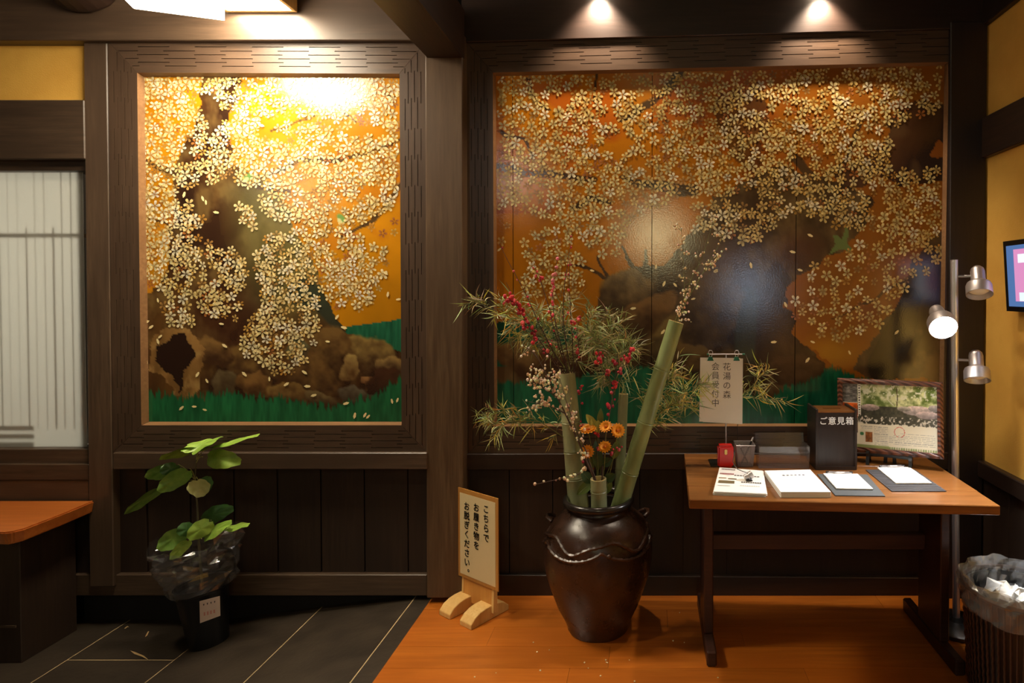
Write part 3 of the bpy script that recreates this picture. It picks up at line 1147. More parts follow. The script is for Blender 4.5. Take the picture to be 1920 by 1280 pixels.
LCL = [[(268, 340), (330, 345), (330, 400), (275, 415)],
       [(268, 395), (300, 360), (335, 375), (372, 402), (374, 425), (345, 440), (392, 456), (440, 476), (463, 515), (447, 548), (438, 590), (395, 597), (372, 560), (345, 545), (362, 600), (332, 612), (308, 590), (318, 556), (296, 535), (268, 520)],
       [(440, 385), (470, 388), (482, 425), (456, 420)],
       [(488, 372), (540, 360), (610, 378), (600, 412), (540, 415), (500, 400)],
       [(478, 480), (510, 445), (540, 440), (580, 412), (600, 402), (665, 440), (722, 470), (727, 500), (706, 540), (692, 570), (672, 577), (650, 550), (636, 572), (620, 556), (600, 540), (592, 570), (596, 612), (580, 642), (550, 692), (528, 702), (500, 680), (455, 662), (463, 612), (498, 574), (486, 520)],
       [(640, 395), (700, 370), (748, 340), (750, 370), (690, 405), (650, 420)]]
boxL = (266, 750, lambda x: 141, 789)
behind = scatter([(LA, 1.0)] + [(p, 0.85) for p in LCL] + [([(690, 425), (745, 415), (745, 470), (700, 470)], 0.4), ([(420, 540), (470, 560), (470, 600), (430, 600)], 0.4)], LHOLES, 12.5, rng, 0.14)
flowers(pl, 'dim_blossoms', behind, YL_P, OCHRE, 9.3, rng, 0.0004, boxL)
front = scatter([(LA, 1.0)] + [(p, 1.0) for p in LCL], LHOLES, 12.0, rng, 0.03)
flowers(pl, 'blossoms', front, YL_P, CREAM, 10.2, rng, 0.0024, boxL)
petals(pl, [(345, 365), (380, 372), (386, 379), (405, 398), (296, 563), (275, 603), (283, 613), (300, 631), (296, 640), (415, 607), (421, 648), (274, 677), (370, 702), (388, 714), (458, 701),
            (505, 710), (537, 720), (576, 724), (588, 741), (571, 698), (614, 640), (632, 594), (645, 614), (590, 610), (727, 552), (747, 561), (723, 512), (649, 756), (735, 752), (745, 750), (340, 765), (364, 762), (384, 768), (665, 779), (684, 778), (690, 781), (490, 235)], YL_P - 0.0045, rng)

# right mural, four boards
pr = thing('wall_painting', 'wide cherry blossom mural with a leaning trunk, behind the jar and the table', 'painting', PY(1340, 460, YR_P))
frame(pr, [(874, 78), (1838, 50), (1836, 850), (878, 850)], [(924, 136), (1779, 116), (1768, 799), (927, 799)], YR_F, YR_P, 0.008)
quadR = [(925, 136), (1779, 117), (1768, 797), (928, 797)]
us = [0.0, 0.042, 0.349, 0.668, 1.0]
for a, b in zip(us[:-1], us[1:]):
    paint_panel(pr, quadR, a + (0.0007 if a else 0), b - (0.0007 if b < 1 else 0), YR_P, paint_right)
RA = [(930, 141), (1772, 120), (1770, 205), (1690, 215), (1665, 262), (1660, 330), (1765, 320), (1765, 440), (1700, 470), (1650, 430), (1600, 420), (1560, 425), (1530, 400), (1480, 395), (1440, 420), (1425, 450), (1390, 450),
      (1380, 400), (1330, 430), (1300, 425), (1310, 390), (1275, 370), (1240, 375), (1190, 400), (1170, 455), (1130, 480), (1070, 460), (1060, 420), (1030, 410), (990, 395), (930, 385)]
RHOLES = [(1048, 190, 26, 16), (1140, 185, 14, 20), (1142, 222, 24, 16), (1165, 270, 22, 22), (1190, 300, 18, 14), (1420, 200, 22, 14), (1500, 310, 20, 22), (1400, 370, 28, 18), (1612, 190, 20, 14), (1720, 265, 40, 45), (1230, 440, 60, 50), (1480, 370, 16, 18), (1590, 452, 18, 16)]
RCL = [([(980, 440), (1045, 430), (1060, 470), (1095, 480), (1090, 540), (1070, 560), (985, 560)], 0.8),
       ([(1120, 440), (1155, 450), (1160, 475), (1125, 478)], 0.8),
       ([(1490, 560), (1530, 505), (1600, 465), (1680, 450), (1765, 440), (1765, 500), (1690, 545), (1660, 600), (1600, 635), (1550, 640), (1500, 600)], 0.55),
       ([(1330, 400), (1425, 395), (1430, 450), (1400, 455), (1350, 445)], 0.8)]
boxR = (931, 1768, lambda x: 140 - (x - 925) * 0.0222, 791)
behind = scatter([(RA, 1.0)] + RCL + [([(930, 390), (1060, 420), (1000, 470), (930, 440)], 0.25)], RHOLES, 14, rng, 0.10)
flowers(pr, 'dim_blossoms', behind, YR_P, OCHRE, 9.6, rng, 0.0004, boxR)
front = scatter([(RA, 0.92)] + RCL, RHOLES, 13.5, rng)
flowers(pr, 'blossoms', front, YR_P, TAN, 10.4, rng, 0.0026, boxR)
petals(pr, [(936, 468), (1110, 507), (1187, 578), (1230, 500), (1245, 532), (1266, 534), (1342, 507), (1408, 497), (1519, 441), (1486, 472), (1500, 506), (1473, 571), (1451, 641), (1524, 641), (1593, 661), (1681, 623), (1342, 509), (1514, 675), (1300, 560), (1243, 622)], YR_P - 0.0052, rng)
# ------------------------------------------------------------------ lamps in the picture
M['glow'] = emit('lamp_paper_glow', (1.0, 0.86, 0.64), 92)
M['glow_soft'] = emit('lamp_paper_side', (1.0, 0.86, 0.64), 30)
M['spot_glow'] = emit('spot_lens_glow', (1.0, 0.82, 0.58), 60)
M['bulb'] = emit('bulb_glow', (0.93, 0.97, 1.0), 90)


def box_lamp(label, A, u, v, w, d, h):
    """wooden box lamp: A = far left lower corner, u = unit along, v = unit towards the viewer"""
    A, u, v = Vector(A), Vector(u), Vector(v)
    t = thing('box_lamp', label, 'ceiling lamp', A + u * w / 2 + v * d / 2, 'ceiling box lamps')
    up = Vector((0, 0, 1))
    s = 0.018
    MB().obox(A + u * w / 2 + v * d / 2 + up * 0.012, u * (w / 2 - s), v * (d / 2 - s), up * 0.003).build('diffuser', M['glow'], t)
    for c, hu, hv in ((A + u * w / 2 + v * s / 2, w / 2, s / 2), (A + u * w / 2 + v * (d - s / 2), w / 2, s / 2),
                      (A + u * s / 2 + v * d / 2, s / 2, d / 2 - s), (A + u * (w - s / 2) + v * d / 2, s / 2, d / 2 - s)):
        MB().obox(c + up * h / 2, u * hu, v * hv, up * h / 2).build('side_board', M['pale_wood'], t, bevel=0.002)
    MB().obox(A + u * w / 2 + v * d / 2 + up * (h + 0.006), u * w / 2, v * d / 2, up * 0.006).build('top_board', M['pale_wood'], t)
    MB().tube([A + u * w / 2 + v * d / 2 + up * (h + .01), Vector((A + u * w / 2 + v * d / 2).to_tuple()[:2] + (3.2,))], 0.008).build('stem', M['black_plastic'], t)
    return t


A2 = PY(426, 25, -0.082)
A2.y = -0.09
x2 = PY(558, 25, -0.09).x
box_lamp('glowing box lamp against the header beam, the right one of the pair', A2, (1, 0, 0), (0, -1, 0), x2 - A2.x, 0.26, 0.16)


def paper_lamp():
    B = PY(420, 38, -0.40)
    zb = B.z
    Aq = PZ(252, 16, zb)
    u = (B - Aq)
    w = u.length
    u.normalize()
    v = Vector((u.y, -u.x, 0))
    t = thing('paper_lamp', 'white paper lamp hanging at the top, overexposed, left of the wooden box lamp', 'ceiling lamp', Aq + u * w / 2 + v * 0.15, 'ceiling box lamps')
    up = Vector((0, 0, 1))
    c = Aq + u * w / 2 + v * 0.15
    MB().obox(c + up * 0.004, u * w / 2, v * 0.15, up * 0.002).build('diffuser', M['glow'], t)
    for cc, a, b in ((Aq + u * w / 2, u * w / 2, v * 0.002), (Aq + u * w / 2 + v * 0.3, u * w / 2, v * 0.002), (Aq + v * 0.15, u * 0.002, v * 0.15), (Aq + u * w + v * 0.15, u * 0.002, v * 0.15)):
        MB().obox(cc + up * 0.11, a, b, up * 0.11).build('paper_side', M['glow_soft'], t)
    MB().tube([c + up * 0.2, Vector((c.x, c.y, 3.2))], 0.008).build('stem', M['black_plastic'], t)


paper_lamp()


def spot(px, label):
    top = PY(px, 2, -0.035)
    c = Vector((top.x, -0.080, top.z + 0.080))
    t = thing('ceiling_spotlight', label, 'spotlight', c, 'small spotlights over the right mural')
    MB().lathe([(0.001, 0.11), (0.036, 0.11), (0.040, 0.10), (0.042, 0.0), (0.038, 0.0), (0.036, 0.015)], 20, c).build('housing', M['black_plastic'], t, smooth=True)
    MB().lathe([(0.0005, -0.012), (0.018, -0.009), (0.032, 0.0), (0.036, 0.012)], 18, c).build('lens', M['spot_glow'], t, smooth=True)
    MB().obox(c + Vector((0, 0.030, 0.07)), (0.012, 0, 0), (0, 0.022, 0), (0, 0, 0.012)).build('bracket', M['black_plastic'], t)
    l = lamp('spot_beam', 'SPOT', c + Vector((0, 0, -0.02)), 62, (1.0, 0.80, 0.60), 0.03, target=c + Vector((0, 0.25, -1)), angle=95, blend=0.7)
    return t


spot(1122, 'small lit spotlight on the black beam, the one above the moonlit glare')
spot(1546, 'small lit spotlight on the black beam, the one nearer the right corner')

# ------------------------------------------------------------------ floor lamp with three heads
DL = 2.72
YL_ = EYE.y + DL
ptop, pbot = PY(1789, 487, YL_), PZ(1806, 1182, 0.0)
pbot = Vector((ptop.x + 0.025, YL_, 0.0))
fla = thing('floor_lamp', 'silver floor lamp with three swivel heads standing behind the table', 'floor lamp', pbot)
MB().tube([pbot, ptop], 0.0155, 14).build('pole', M['metal'], fla, smooth=False)
MB().lathe([(0.001, 0.0), (0.125, 0.0), (0.13, 0.006), (0.13, 0.018), (0.12, 0.026), (0.03, 0.034), (0.02, 0.05), (0.001, 0.05)], 32, pbot).build('base', M['metal_dark'], fla, smooth=True)


def pole_at(py):
    t = (PY(1795, py, YL_).z - pbot.z) / (ptop.z - pbot.z)
    return pbot.lerp(ptop, t)


def lamp_head(neck_px, axis, arm_py, lit=False, k=1.0):
    """neck_px: pixel of the top of the dome; axis: direction the opening looks"""
    c = PY(neck_px[0], neck_px[1], YL_ - 0.02)
    ax = Vector(axis).normalized()
    prof = [(0.001, 0.0), (0.018, 0.002), (0.028, 0.012), (0.032, 0.028), (0.032, 0.078), (0.036, 0.083), (0.052, 0.092), (0.057, 0.104), (0.058, 0.150),
            (0.055, 0.150), (0.053, 0.11), (0.033, 0.09), (0.03, 0.085), (0.001, 0.085)]
    prof = [(r * k, h * k) for r, h in prof]
    h = MB().lathe(prof, 28, c, ax).build('lamp_head', M['metal'], fla, smooth=True)
    p = pole_at(arm_py)
    q = c + ax * 0.05 * k
    MB().tube([p, p.lerp(q, 0.5) + Vector((0, -0.004, 0)), q], 0.006, 8).build('arm', M['metal'], h)
    b = MB().lathe([(0.001, 0.128), (0.030, 0.124), (0.046, 0.112), (0.050, 0.1)], 20, c, ax)
    if lit:
        c2 = c + ax * 0.155
        b = MB().lathe([(0.001, 0.162), (0.03, 0.158), (0.05, 0.146), (0.054, 0.13), (0.04, 0.10)], 22, c, ax)
        b.build('bulb', M['bulb'], h, smooth=True)
        lamp('lamp_head_beam', 'SPOT', c + ax * 0.175, 60, (0.95, 0.97, 1.0), 0.045, target=c + ax * 1.2, angle=165, blend=0.5)
    else:
        b.build('bulb', M['paper'], h, smooth=True)


lamp_head((1832, 500), (-0.17, -0.50, -1.0), 518, k=.92)
lamp_head((1829, 657), (-0.17, -0.46, -1.0), 674, k=.92)
lamp_head((1754, 578), (-0.20, -1.0, -0.62), 594, True)

# ------------------------------------------------------------------ television on the right wall
def tv():
    c = Vector((1.575, -0.25, 0))
    TL, BL = PX(1880, 453, 1.580), PX(1888, 583, 1.600)
    L = 0.62
    d = Vector((0, -1, 0))
    TL.y = BL.y = (TL.y + BL.y) / 2
    up = (TL - BL)
    h = up.length
    up.normalize()
    nrm = up.cross(d).normalized()
    if nrm.x > 0:
        nrm = -nrm
    O = BL
    t = thing('television', 'black flat television on the right wall showing a pink and blue page', 'television', O)

    def P(u, v, w=0):
        return O + d * u + up * v + nrm * w
    MB().hexa([P(0, 0), P(L, 0), P(L, h), P(0, h)], [P(0.01, 0.01, -0.035), P(L - .01, 0.01, -0.035), P(L - .01, h - .01, -0.035), P(0.01, h - .01, -0.035)]).build('case', M['black_plastic'], t)
    b = 0.022
    MB().add([P(b, b, 0.001), P(L - b, b, 0.001), P(L - b, h - b, 0.001), P(b, h - b, 0.001)], [(0, 1, 2, 3)]).build('screen', emit('screen_blue', (0.10, 0.20, 0.45), 0.9), t)
    def patch(u0, u1, v0, v1, rgb, s, w):
        return MB().add([P(u0, v0 * h, w), P(u1, v0 * h, w), P(u1, v1 * h, w), P(u0, v1 * h, w)], [(0, 1, 2, 3)]).build('screen_area', emit('screen_%d' % int(w * 1e5), rgb, s), t)
    patch(0.075, L - b, 0.145, 0.87, (0.85, 0.33, 0.62), 0.9, 0.0015)
    patch(0.105, L - b, 0.68, 0.80, (0.82, 0.9, 1.0), 1.2, 0.002)
    patch(0.175, L - b, 0.26, 0.68, (0.85, 0.92, 1.0), 1.3, 0.0025)
    patch(0.105, L - b, 0.15, 0.27, (0.80, 0.9, 1.0), 1.1, 0.003)
    MB().box(1.605, WX, O.y - 0.36, O.y - 0.26, O.z + h * 0.35, O.z + h * 0.65).build('wall_mount', M['black_plastic'], t)


tv()

# ------------------------------------------------------------------ table
TZ = 0.722
FL_, FR_, BL_ = PZ(1292, 936, TZ), PZ(1876, 948, TZ), PZ(1283, 850, TZ)
BR_ = FR_ + (BL_ - FL_)
EX = (FR_ - FL_).normalized()
EY = Vector((-EX.y, EX.x, 0))
table = thing('table', 'brown wooden trestle table in front of the right mural', 'table', (FL_ + BR_) / 2 * 1.0 - Vector((0, 0, TZ)))


def board_strip(n):
    for i in range(n):
        a, b = i / n, (i + 1) / n
        g = 0.0004
        p = [FL_.lerp(BL_, a), FR_.lerp(BR_, a), FR_.lerp(BR_, b), FL_.lerp(BL_, b)]
        q = [x - Vector((0, 0, 0.036)) for x in p]
        MB().hexa(p, q).build('top_board', M['table'], table, bevel=0.003 if i == 0 else 0.001)


board_strip(4)


def trestle(x0, y_front, y_back):
    c = Vector((x0, 0, 0))
    yf, yb = y_front, y_back
    MB().box(x0 - 0.02, x0 + 0.02, yf, yb, 0.0, 0.062).build('foot', M['table_dark'], table, bevel=0.006)
    MB().box(x0 - 0.019, x0 + 0.019, yf + 0.13, yb - 0.16, 0.062, TZ - 0.086).build('leg', M['table_dark'], table, bevel=0.004)
    MB().box(x0 - 0.022, x0 + 0.022, yf + 0.03, yb - 0.03, TZ - 0.086, TZ - 0.036).build('bearer', M['table_dark'], table, bevel=0.004)


trestle(0.256, -0.56, -0.07)
trestle(1.222, -0.62, -0.12)
MB().box(0.274, 1.204, -0.35, -0.31, 0.385, 0.452).build('stretcher', M['table_dark'], table, bevel=0.004)

# ------------------------------------------------------------------ things on the table
def sheet(px4, z, th=0.0006):
    top = [PZ(x, y, z) for x, y in px4]
    return top, [p - Vector((0, 0, th)) for p in top]


def shift_quad(q, dx, dy, rot):
    c = sum(q, Vector((0, 0, 0))) / 4
    m = Matrix.Rotation(rot, 3, 'Z')
    return [m @ (p - c) + c + Vector((dx, dy, 0)) for p in q]


def stack(name, label, px4, n, hgt, seed, jit, group):
    r = random.Random(seed)
    q = [PZ(x, y, TZ + hgt) for x, y in px4]
    c = sum(q, Vector((0, 0, 0))) / 4
    t = thing(name, label, 'papers', (c.x, c.y, TZ), group)
    dz = hgt / n
    for i in range(n):
        k = 0 if i == n - 1 else jit
        s = shift_quad(q, r.uniform(-k, k), r.uniform(-k, k), r.uniform(-k, k) * 3)
        a = [Vector((p.x, p.y, TZ + 0.0004 + dz * (i + 1) - 0.0003)) for p in s]
        b = [Vector((p.x, p.y, TZ + 0.0004 + dz * i)) for p in s]
        MB().hexa(a, b).build('sheet', M['paper'], t)
    return t, q


def on_quad(q, u, v, dz=0.0004):
    """u along front edge from left, v from front to back; q = front-left, front-right, back-right, back-left"""
    return q[0].lerp(q[1], u).lerp(q[3].lerp(q[2], u), v) + Vector((0, 0, dz))


stA, qA = stack('paper_stack', 'stack of white leaflets with small pictures, left end of the table', [(1338, 921), (1437, 925), (1430, 882), (1349, 876)], 8, 0.014, 4, 0.004, 'paper stacks on the table')


def mark(t, q, u0, u1, v0, v1, rgb, name='printed_mark', dz=0.0012):
    mb = MB()
    mb.add([on_quad(q, u0, v0, dz), on_quad(q, u1, v0, dz), on_quad(q, u1, v1, dz), on_quad(q, u0, v1, dz)], [(0, 1, 2, 3)], lin(rgb))
    return mb


pm = MB()
for u0, u1, v0, v1, c in ((0.06, 0.38, 0.90, 0.955, (120, 108, 110)), (0.05, 0.36, 0.70, 0.755, (150, 60, 66)), (0.36, 0.92, 0.66, 0.70, (90, 76, 70)), (0.04, 0.20, 0.52, 0.56, (150, 128, 96)),
                          (0.24, 0.42, 0.50, 0.54, (120, 100, 70)), (0.05, 0.38, 0.33, 0.44, (112, 100, 70)), (0.52, 0.94, 0.38, 0.43, (90, 84, 80)), (0.05, 0.30, 0.22, 0.24, (190, 186, 180)), (0.5, 0.9, 0.25, 0.28, (200, 196, 190))):
    if u1 - u0 > 0.25 and v1 - v0 < 0.06:
        n = 9
        for i in range(n):
            a = u0 + (u1 - u0) * i / n
            pm.add([on_quad(qA, a, v0, .0012), on_quad(qA, a + (u1 - u0) / n * .72, v0, .0012), on_quad(qA, a + (u1 - u0) / n * .72, v1, .0012), on_quad(qA, a, v1, .0012)], [(0, 1, 2, 3)], lin(c))
    else:
        pm.add([on_quad(qA, u0, v0, .0012), on_quad(qA, u1, v0, .0012), on_quad(qA, u1, v1, .0012), on_quad(qA, u0, v1, .0012)], [(0, 1, 2, 3)], lin(c))
stuff(pm.build('printed_marks', M['print'], stA, color=True))

stB, qB = stack('paper_stack', 'neat thick stack of white printed forms, middle of the table', [(1464, 922), (1558, 922), (1519, 880), (1434, 882)], 10, 0.022, 9, 0.0012, 'paper stacks on the table')
pm = MB()
for i in range(6):
    a = 0.30 + i * 0.085
    pm.add([on_quad(qB, a, 0.72, .0012), on_quad(qB, a + .045, 0.72, .0012), on_quad(qB, a + .045, 0.76, .0012), on_quad(qB, a, 0.76, .0012)], [(0, 1, 2, 3)], lin((120, 118, 130)))
for k in range(9):
    v = 0.60 - k * 0.06
    pm.add([on_quad(qB, 0.12, v, .0012), on_quad(qB, 0.9, v, .0012), on_quad(qB, 0.9, v + .008, .0012), on_quad(qB, 0.12, v + .008, .0012)], [(0, 1, 2, 3)], lin((214, 212, 210)))
stuff(pm.build('printed_marks', M['print'], stB, color=True))


def clipboard(label, board, paper, mat, ribs):
    q = [PZ(x, y, TZ + 0.004) for x, y in board]
    c = sum(q, Vector((0, 0, 0))) / 4
    t = thing('clipboard', label, 'clipboard', (c.x, c.y, TZ), 'clipboards on the table')
    MB().hexa(q, [Vector((p.x, p.y, TZ + 0.0006)) for p in q]).build('board', mat, t, bevel=0.001)
    if ribs:
        mb = MB()
        for i in range(12):
            v = 0.04 + i * 0.075
            mb.hexa([on_quad(q, .03, v, .0012), on_quad(q, .97, v, .0012), on_quad(q, .97, v + .03, .0012), on_quad(q, .03, v + .03, .0012)],
                    [on_quad(q, .03, v, 0), on_quad(q, .97, v, 0), on_quad(q, .97, v + .03, 0), on_quad(q, .03, v + .03, 0)])
        stuff(mb.build('ribs', mat, t))
    p = [PZ(x, y, TZ + 0.010) for x, y in paper]
    n = 4
    for i in range(n):
        a = [Vector((v.x, v.y, TZ + 0.0056 + i * 0.0012 + 0.001)) for v in p]
        MB().hexa(a, [v - Vector((0, 0, 0.001)) for v in a]).build('sheet', M['paper'], t)
    # clip at the far end
    e0, e1 = p[3].lerp(p[2], 0.12), p[3].lerp(p[2], 0.82)
    ax = (e1 - e0).normalized()
    ay = Vector((-ax.y, ax.x, 0))
    m = (e0 + e1) / 2 + Vector((0, 0, 0.003))
    L = (e1 - e0).length / 2
    ck = MB()
    ck.obox(m + ay * 0.006, ax * L, ay * 0.009, (0, 0, 0.0015))
    ck.obox(m + ay * 0.014 + Vector((0, 0, -.004)), ax * L, ay * 0.002, (0, 0, 0.006))
    ck.tube([m + ax * -L * 0.5 + ay * .008 + Vector((0, 0, .003)), m + ax * -L * .3 + ay * -.012 + Vector((0, 0, .006)), m + ax * L * .3 + ay * -.012 + Vector((0, 0, .006)), m + ax * L * .5 + ay * .008 + Vector((0, 0, .003))], 0.002)
    k = ck.build('clip', M['metal'], t)
    for s in (-1, 1):
        MB().tube([m + ax * (L * s) + ay * 0.006 - ax * 0.006, m + ax * (L * s) + ay * 0.006 + ax * 0.006], 0.005, 8).build('clip_end', M['black_plastic'], k)
    return t


M['clip_grey'] = plain('grey_board', (74, 76, 76), 0.55)
M['clip_dark'] = plain('ribbed_dark_plastic', (70, 68, 70), 0.35)
clipboard('flat grey clipboard holding blank paper, second from the right end of the table', [(1566, 928), (1660, 929), (1626, 889), (1532, 888)], [(1569, 915), (1637, 916), (1608, 888), (1544, 887)], M['clip_grey'], False)
clipboard('ribbed dark clipboard holding blank paper, nearest the right end of the table', [(1672, 920), (1775, 920), (1716, 880), (1623, 880)], [(1680, 905), (1747, 905), (1705, 875), (1645, 876)], M['clip_dark'], True)


# silver clip with a dark cord lying on the leaflets
def silver_clip():
    c = PZ(1403, 897, TZ + 0.020)
    c.z = TZ + 0.0305
    t = thing('pen_rest', 'small silver metal object with a dark cord on the picture leaflets', 'desk accessory', (c.x, c.y, TZ + 0.014))
    MB().lathe([(0.001, -0.017), (0.011, -0.017), (0.0135, -0.008), (0.012, 0.0), (0.0155, 0.004), (0.016, 0.017), (0.013, 0.018), (0.012, 0.008), (0.001, 0.006)], 18, c, (0.9, 0.25, 0.35)).build('body', M['metal'], t, smooth=True)
    MB().box(c.x - 0.012, c.x + 0.014, c.y - 0.022, c.y - 0.006, TZ + 0.0156, TZ + 0.0195).build('foot', M['black_plastic'], t, bevel=0.001)
    e = PY(1378, 845, c.y + 0.13)
    MB().tube([c + Vector((-0.006, 0.004, 0.013)), c + Vector((-0.022, 0.03, 0.012)), c + Vector((-0.036, 0.065, 0.01)), c + Vector((-0.05, 0.10, 0.03)), Vector((e.x, e.y, e.z))], 0.0016, 6).build('cord', M['black_plastic'], t)


silver_clip()


# red box with a gilt badge
def red_box():
    D = 0.786 * F / (877 - 545 + 2)
    Yf = EYE.y + D
    a, b = PY(1346, 877, Yf), PY(1376, 836, Yf)
    t = thing('red_case', 'small upright red case with an oval gilt badge, left of the pen cup', 'case', ((a.x + b.x) / 2, Yf + 0.02, TZ))
    z0, z1 = TZ + 0.0006, b.z
    mb = MB().box(a.x, b.x, Yf, Yf + 0.042, z0, z1)
    mb.build('body', M['red_plastic'], t, bevel=0.008, seg=3, smooth=False)
    MB().box(a.x + .006, b.x - .006, Yf + .006, Yf + .036, z1, z1 + 0.004).build('lid', M['red_plastic'], t, bevel=0.002)
    MB().lathe([(0.0001, 0.0016), (0.0108, 0.0014), (0.012, 0)], 20, ((a.x + b.x) / 2, Yf, z0 + (z1 - z0) * .72), (0, -1, 0), lambda r, h, tt, j: (r * math.sqrt((math.cos(tt) * 1.0) ** 2 + (math.sin(tt) * .45) ** 2), h)).build('badge', M['gold'], t)


red_box()


# wire mesh pen cup with pens
def pen_cup():
    D = 0.786 * F / (878 - 545)
    Yf = EYE.y + D
    s = D / F
    cx = PY(1398, 878, Yf).x
    wt, wb_, dep = 0.042, 0.034, 0.042
    zt = PY(1398, 835, Yf).z
    t = thing('pen_cup', 'square grey wire mesh pen cup between the red case and the clear leaflet holder', 'pen cup', (cx, Yf + dep, TZ))
    c0 = Vector((cx, Yf + 0.04, TZ + 0.001))
    tops = [Vector((cx + i * wt, Yf + 0.04 + j * wt, zt)) for i, j in ((-1, -1), (1, -1), (1, 1), (-1, 1))]
    bots = [Vector((cx + i * wb_, Yf + 0.04 + j * wb_, TZ + 0.001)) for i, j in ((-1, -1), (1, -1), (1, 1), (-1, 1))]
    MB().tube(tops + [tops[0]], 0.0025, 6).build('rim', M['metal'], t)
    mm = MB()
    for k in range(4):
        a, b, c_, d = bots[k], bots[(k + 1) % 4], tops[(k + 1) % 4], tops[k]
        n = 20
        for i in range(n + 1):
            mm.tube([a.lerp(b, i / n), d.lerp(c_, i / n)], 0.0007, 3, cap=False)
        for i in range(1, 20):
            mm.tube([a.lerp(d, i / 20), b.lerp(c_, i / 20)], 0.0007, 3, cap=False)
    stuff(mm.build('mesh_wall', M['metal'], t))
    MB().hexa(bots, [p + Vector((0, 0, 0.002)) for p in bots]).build('bottom', M['metal_dark'], t)
    # pens standing in the cup
    for lab, p0, p1, r in (('black pen leaning to the right inside the mesh cup', (-0.020, 0.02, 0.004), (0.047, 0.075, 0.118), 0.0042), ('dark pen leaning to the left inside the mesh cup', (0.02, 0.055, 0.004), (-0.026, 0.02, 0.098), 0.0038)):
        A = Vector((cx, Yf, TZ)) + Vector(p0)
        B = Vector((cx, Yf, TZ)) + Vector(p1)
        pt = thing('pen', lab, 'pen', A, None)
        MB().tube([A, A.lerp(B, .06), A.lerp(B, .85)], [0.001, r, r], 8).build('barrel', M['black_plastic'], pt)
        MB().tube([A.lerp(B, .85), A.lerp(B, .97), B], [r * 1.1, r * 1.05, r * .5], 8).build('cap', M['metal'], pt)


pen_cup()


# clear leaflet holder
def holder_acrylic():
    D = 0.786 * F / (880 - 545)
    Yf = EYE.y + D
    a, b = PY(1423, 880, Yf), PY(1517, 880, Yf)
    t = thing('leaflet_holder', 'empty smoked acrylic leaflet holder left of the black opinion box', 'leaflet holder', ((a.x + b.x) / 2, Yf + 0.05, TZ))
    x0, x1 = a.x, b.x
    zf = PY(1450, 836, Yf).z
    Yb = Yf + 0.07
    zb = PY(1450, 811, Yb + .03).z
    th = 0.003

    def pane(nm, p):
        MB().add(p, [(0, 1, 2, 3)]).build(nm, M['smoke'], t)
    z0 = TZ + 0.001
    pane('front_pane', [Vector((x0, Yf, z0)), Vector((x1, Yf, z0)), Vector((x1, Yf - .012, zf)), Vector((x0, Yf - .012, zf))])
    pane('back_pane', [Vector((x0, Yb, z0)), Vector((x1, Yb, z0)), Vector((x1, Yb + .035, zb)), Vector((x0, Yb + .035, zb))])
    MB().add([(x0, Yf, z0), (x1, Yf, z0), (x1, Yb, z0), (x0, Yb, z0)], [(0, 1, 2, 3)]).build('bottom_pane', M['smoke'], t)
    for xx in (x0, x1):
        MB().add([(xx, Yf, z0), (xx, Yb, z0), (xx, Yb + .02, zf), (xx, Yf - .012, zf)], [(0, 1, 2, 3)]).build('side_pane', M['smoke'], t)


holder_acrylic()


# opinion box
def opinion_box():
    D = 0.786 * F / (883 - 545)
    Yf = EYE.y + D
    a, b = PY(1529, 883, Yf), PY(1607, 883, Yf)
    x0, x1 = a.x, b.x
    z0 = TZ + 0.0008
    z1 = PY(1570, 772, Yf).z
    dp = 0.145
    t = thing('opinion_box', 'tall black wooden box with a slot and white lettering in front of the framed poster', 'box', ((x0 + x1) / 2, Yf + dp / 2, TZ))
    e = 0.011
    MB().box(x0 + e, x1 - e, Yf + 0.004, Yf + 0.014, z0, z1 - .004).build('front_panel', M['box_black'], t)
    MB().box(x0 + e, x1 - e, Yf + dp - .014, Yf + dp - .004, z0, z1 - .004).build('back_panel', M['box_black'], t)
    for xa, xb in ((x0, x0 + e), (x1 - e, x1)):
        MB().box(xa, xb, Yf, Yf + dp, z0, z1 + .012).build('side_panel', M['box_black'], t, bevel=0.002)
    # lid made of two halves leaving a slot
    zl = z1 - .004
    xm0, xm1 = x0 + e + .04, x1 - e - .04
    ym = Yf + dp * .5
    lid = MB()
    lid.box(x0 + e, x1 - e, Yf + .004, ym - .006, zl, zl + .006)
    lid.box(x0 + e, x1 - e, ym + .006, Yf + dp - .004, zl, zl + .006)
    lid.box(x0 + e, xm0, ym - .006, ym + .006, zl, zl + .006)
    lid.box(xm1, x1 - e, ym - .006, ym + .006, zl, zl + .006)
    lid.build('lid', M['table'], t)  # lighter wood than the black box stands in for lamplight on the lid
    MB().box(x0 + e, x1 - e, Yf + .014, Yf + dp - .014, z0, z0 + .01).build('bottom_panel', M['box_black'], t)
    MB().box(x0 + e - .002, x1 - e + .002, Yf - .001, Yf + .004, z0, z0 + .016).build('plinth', M['box_black'], t)
    w = (x1 - x0)
    cz = PY(1570, 789, Yf).z
    for i, ch in enumerate('ご意見箱'):
        tx = MB()
        put_char(tx, ch, ((x0 + x1) / 2 + (i - 1.5) * w * 0.212 + .001, Yf + 0.0034, cz), (1, 0, 0), (0, 0, 1), w * 0.20, 0.0005)
        tx.build('character', M['white_ink'], t)


opinion_box()


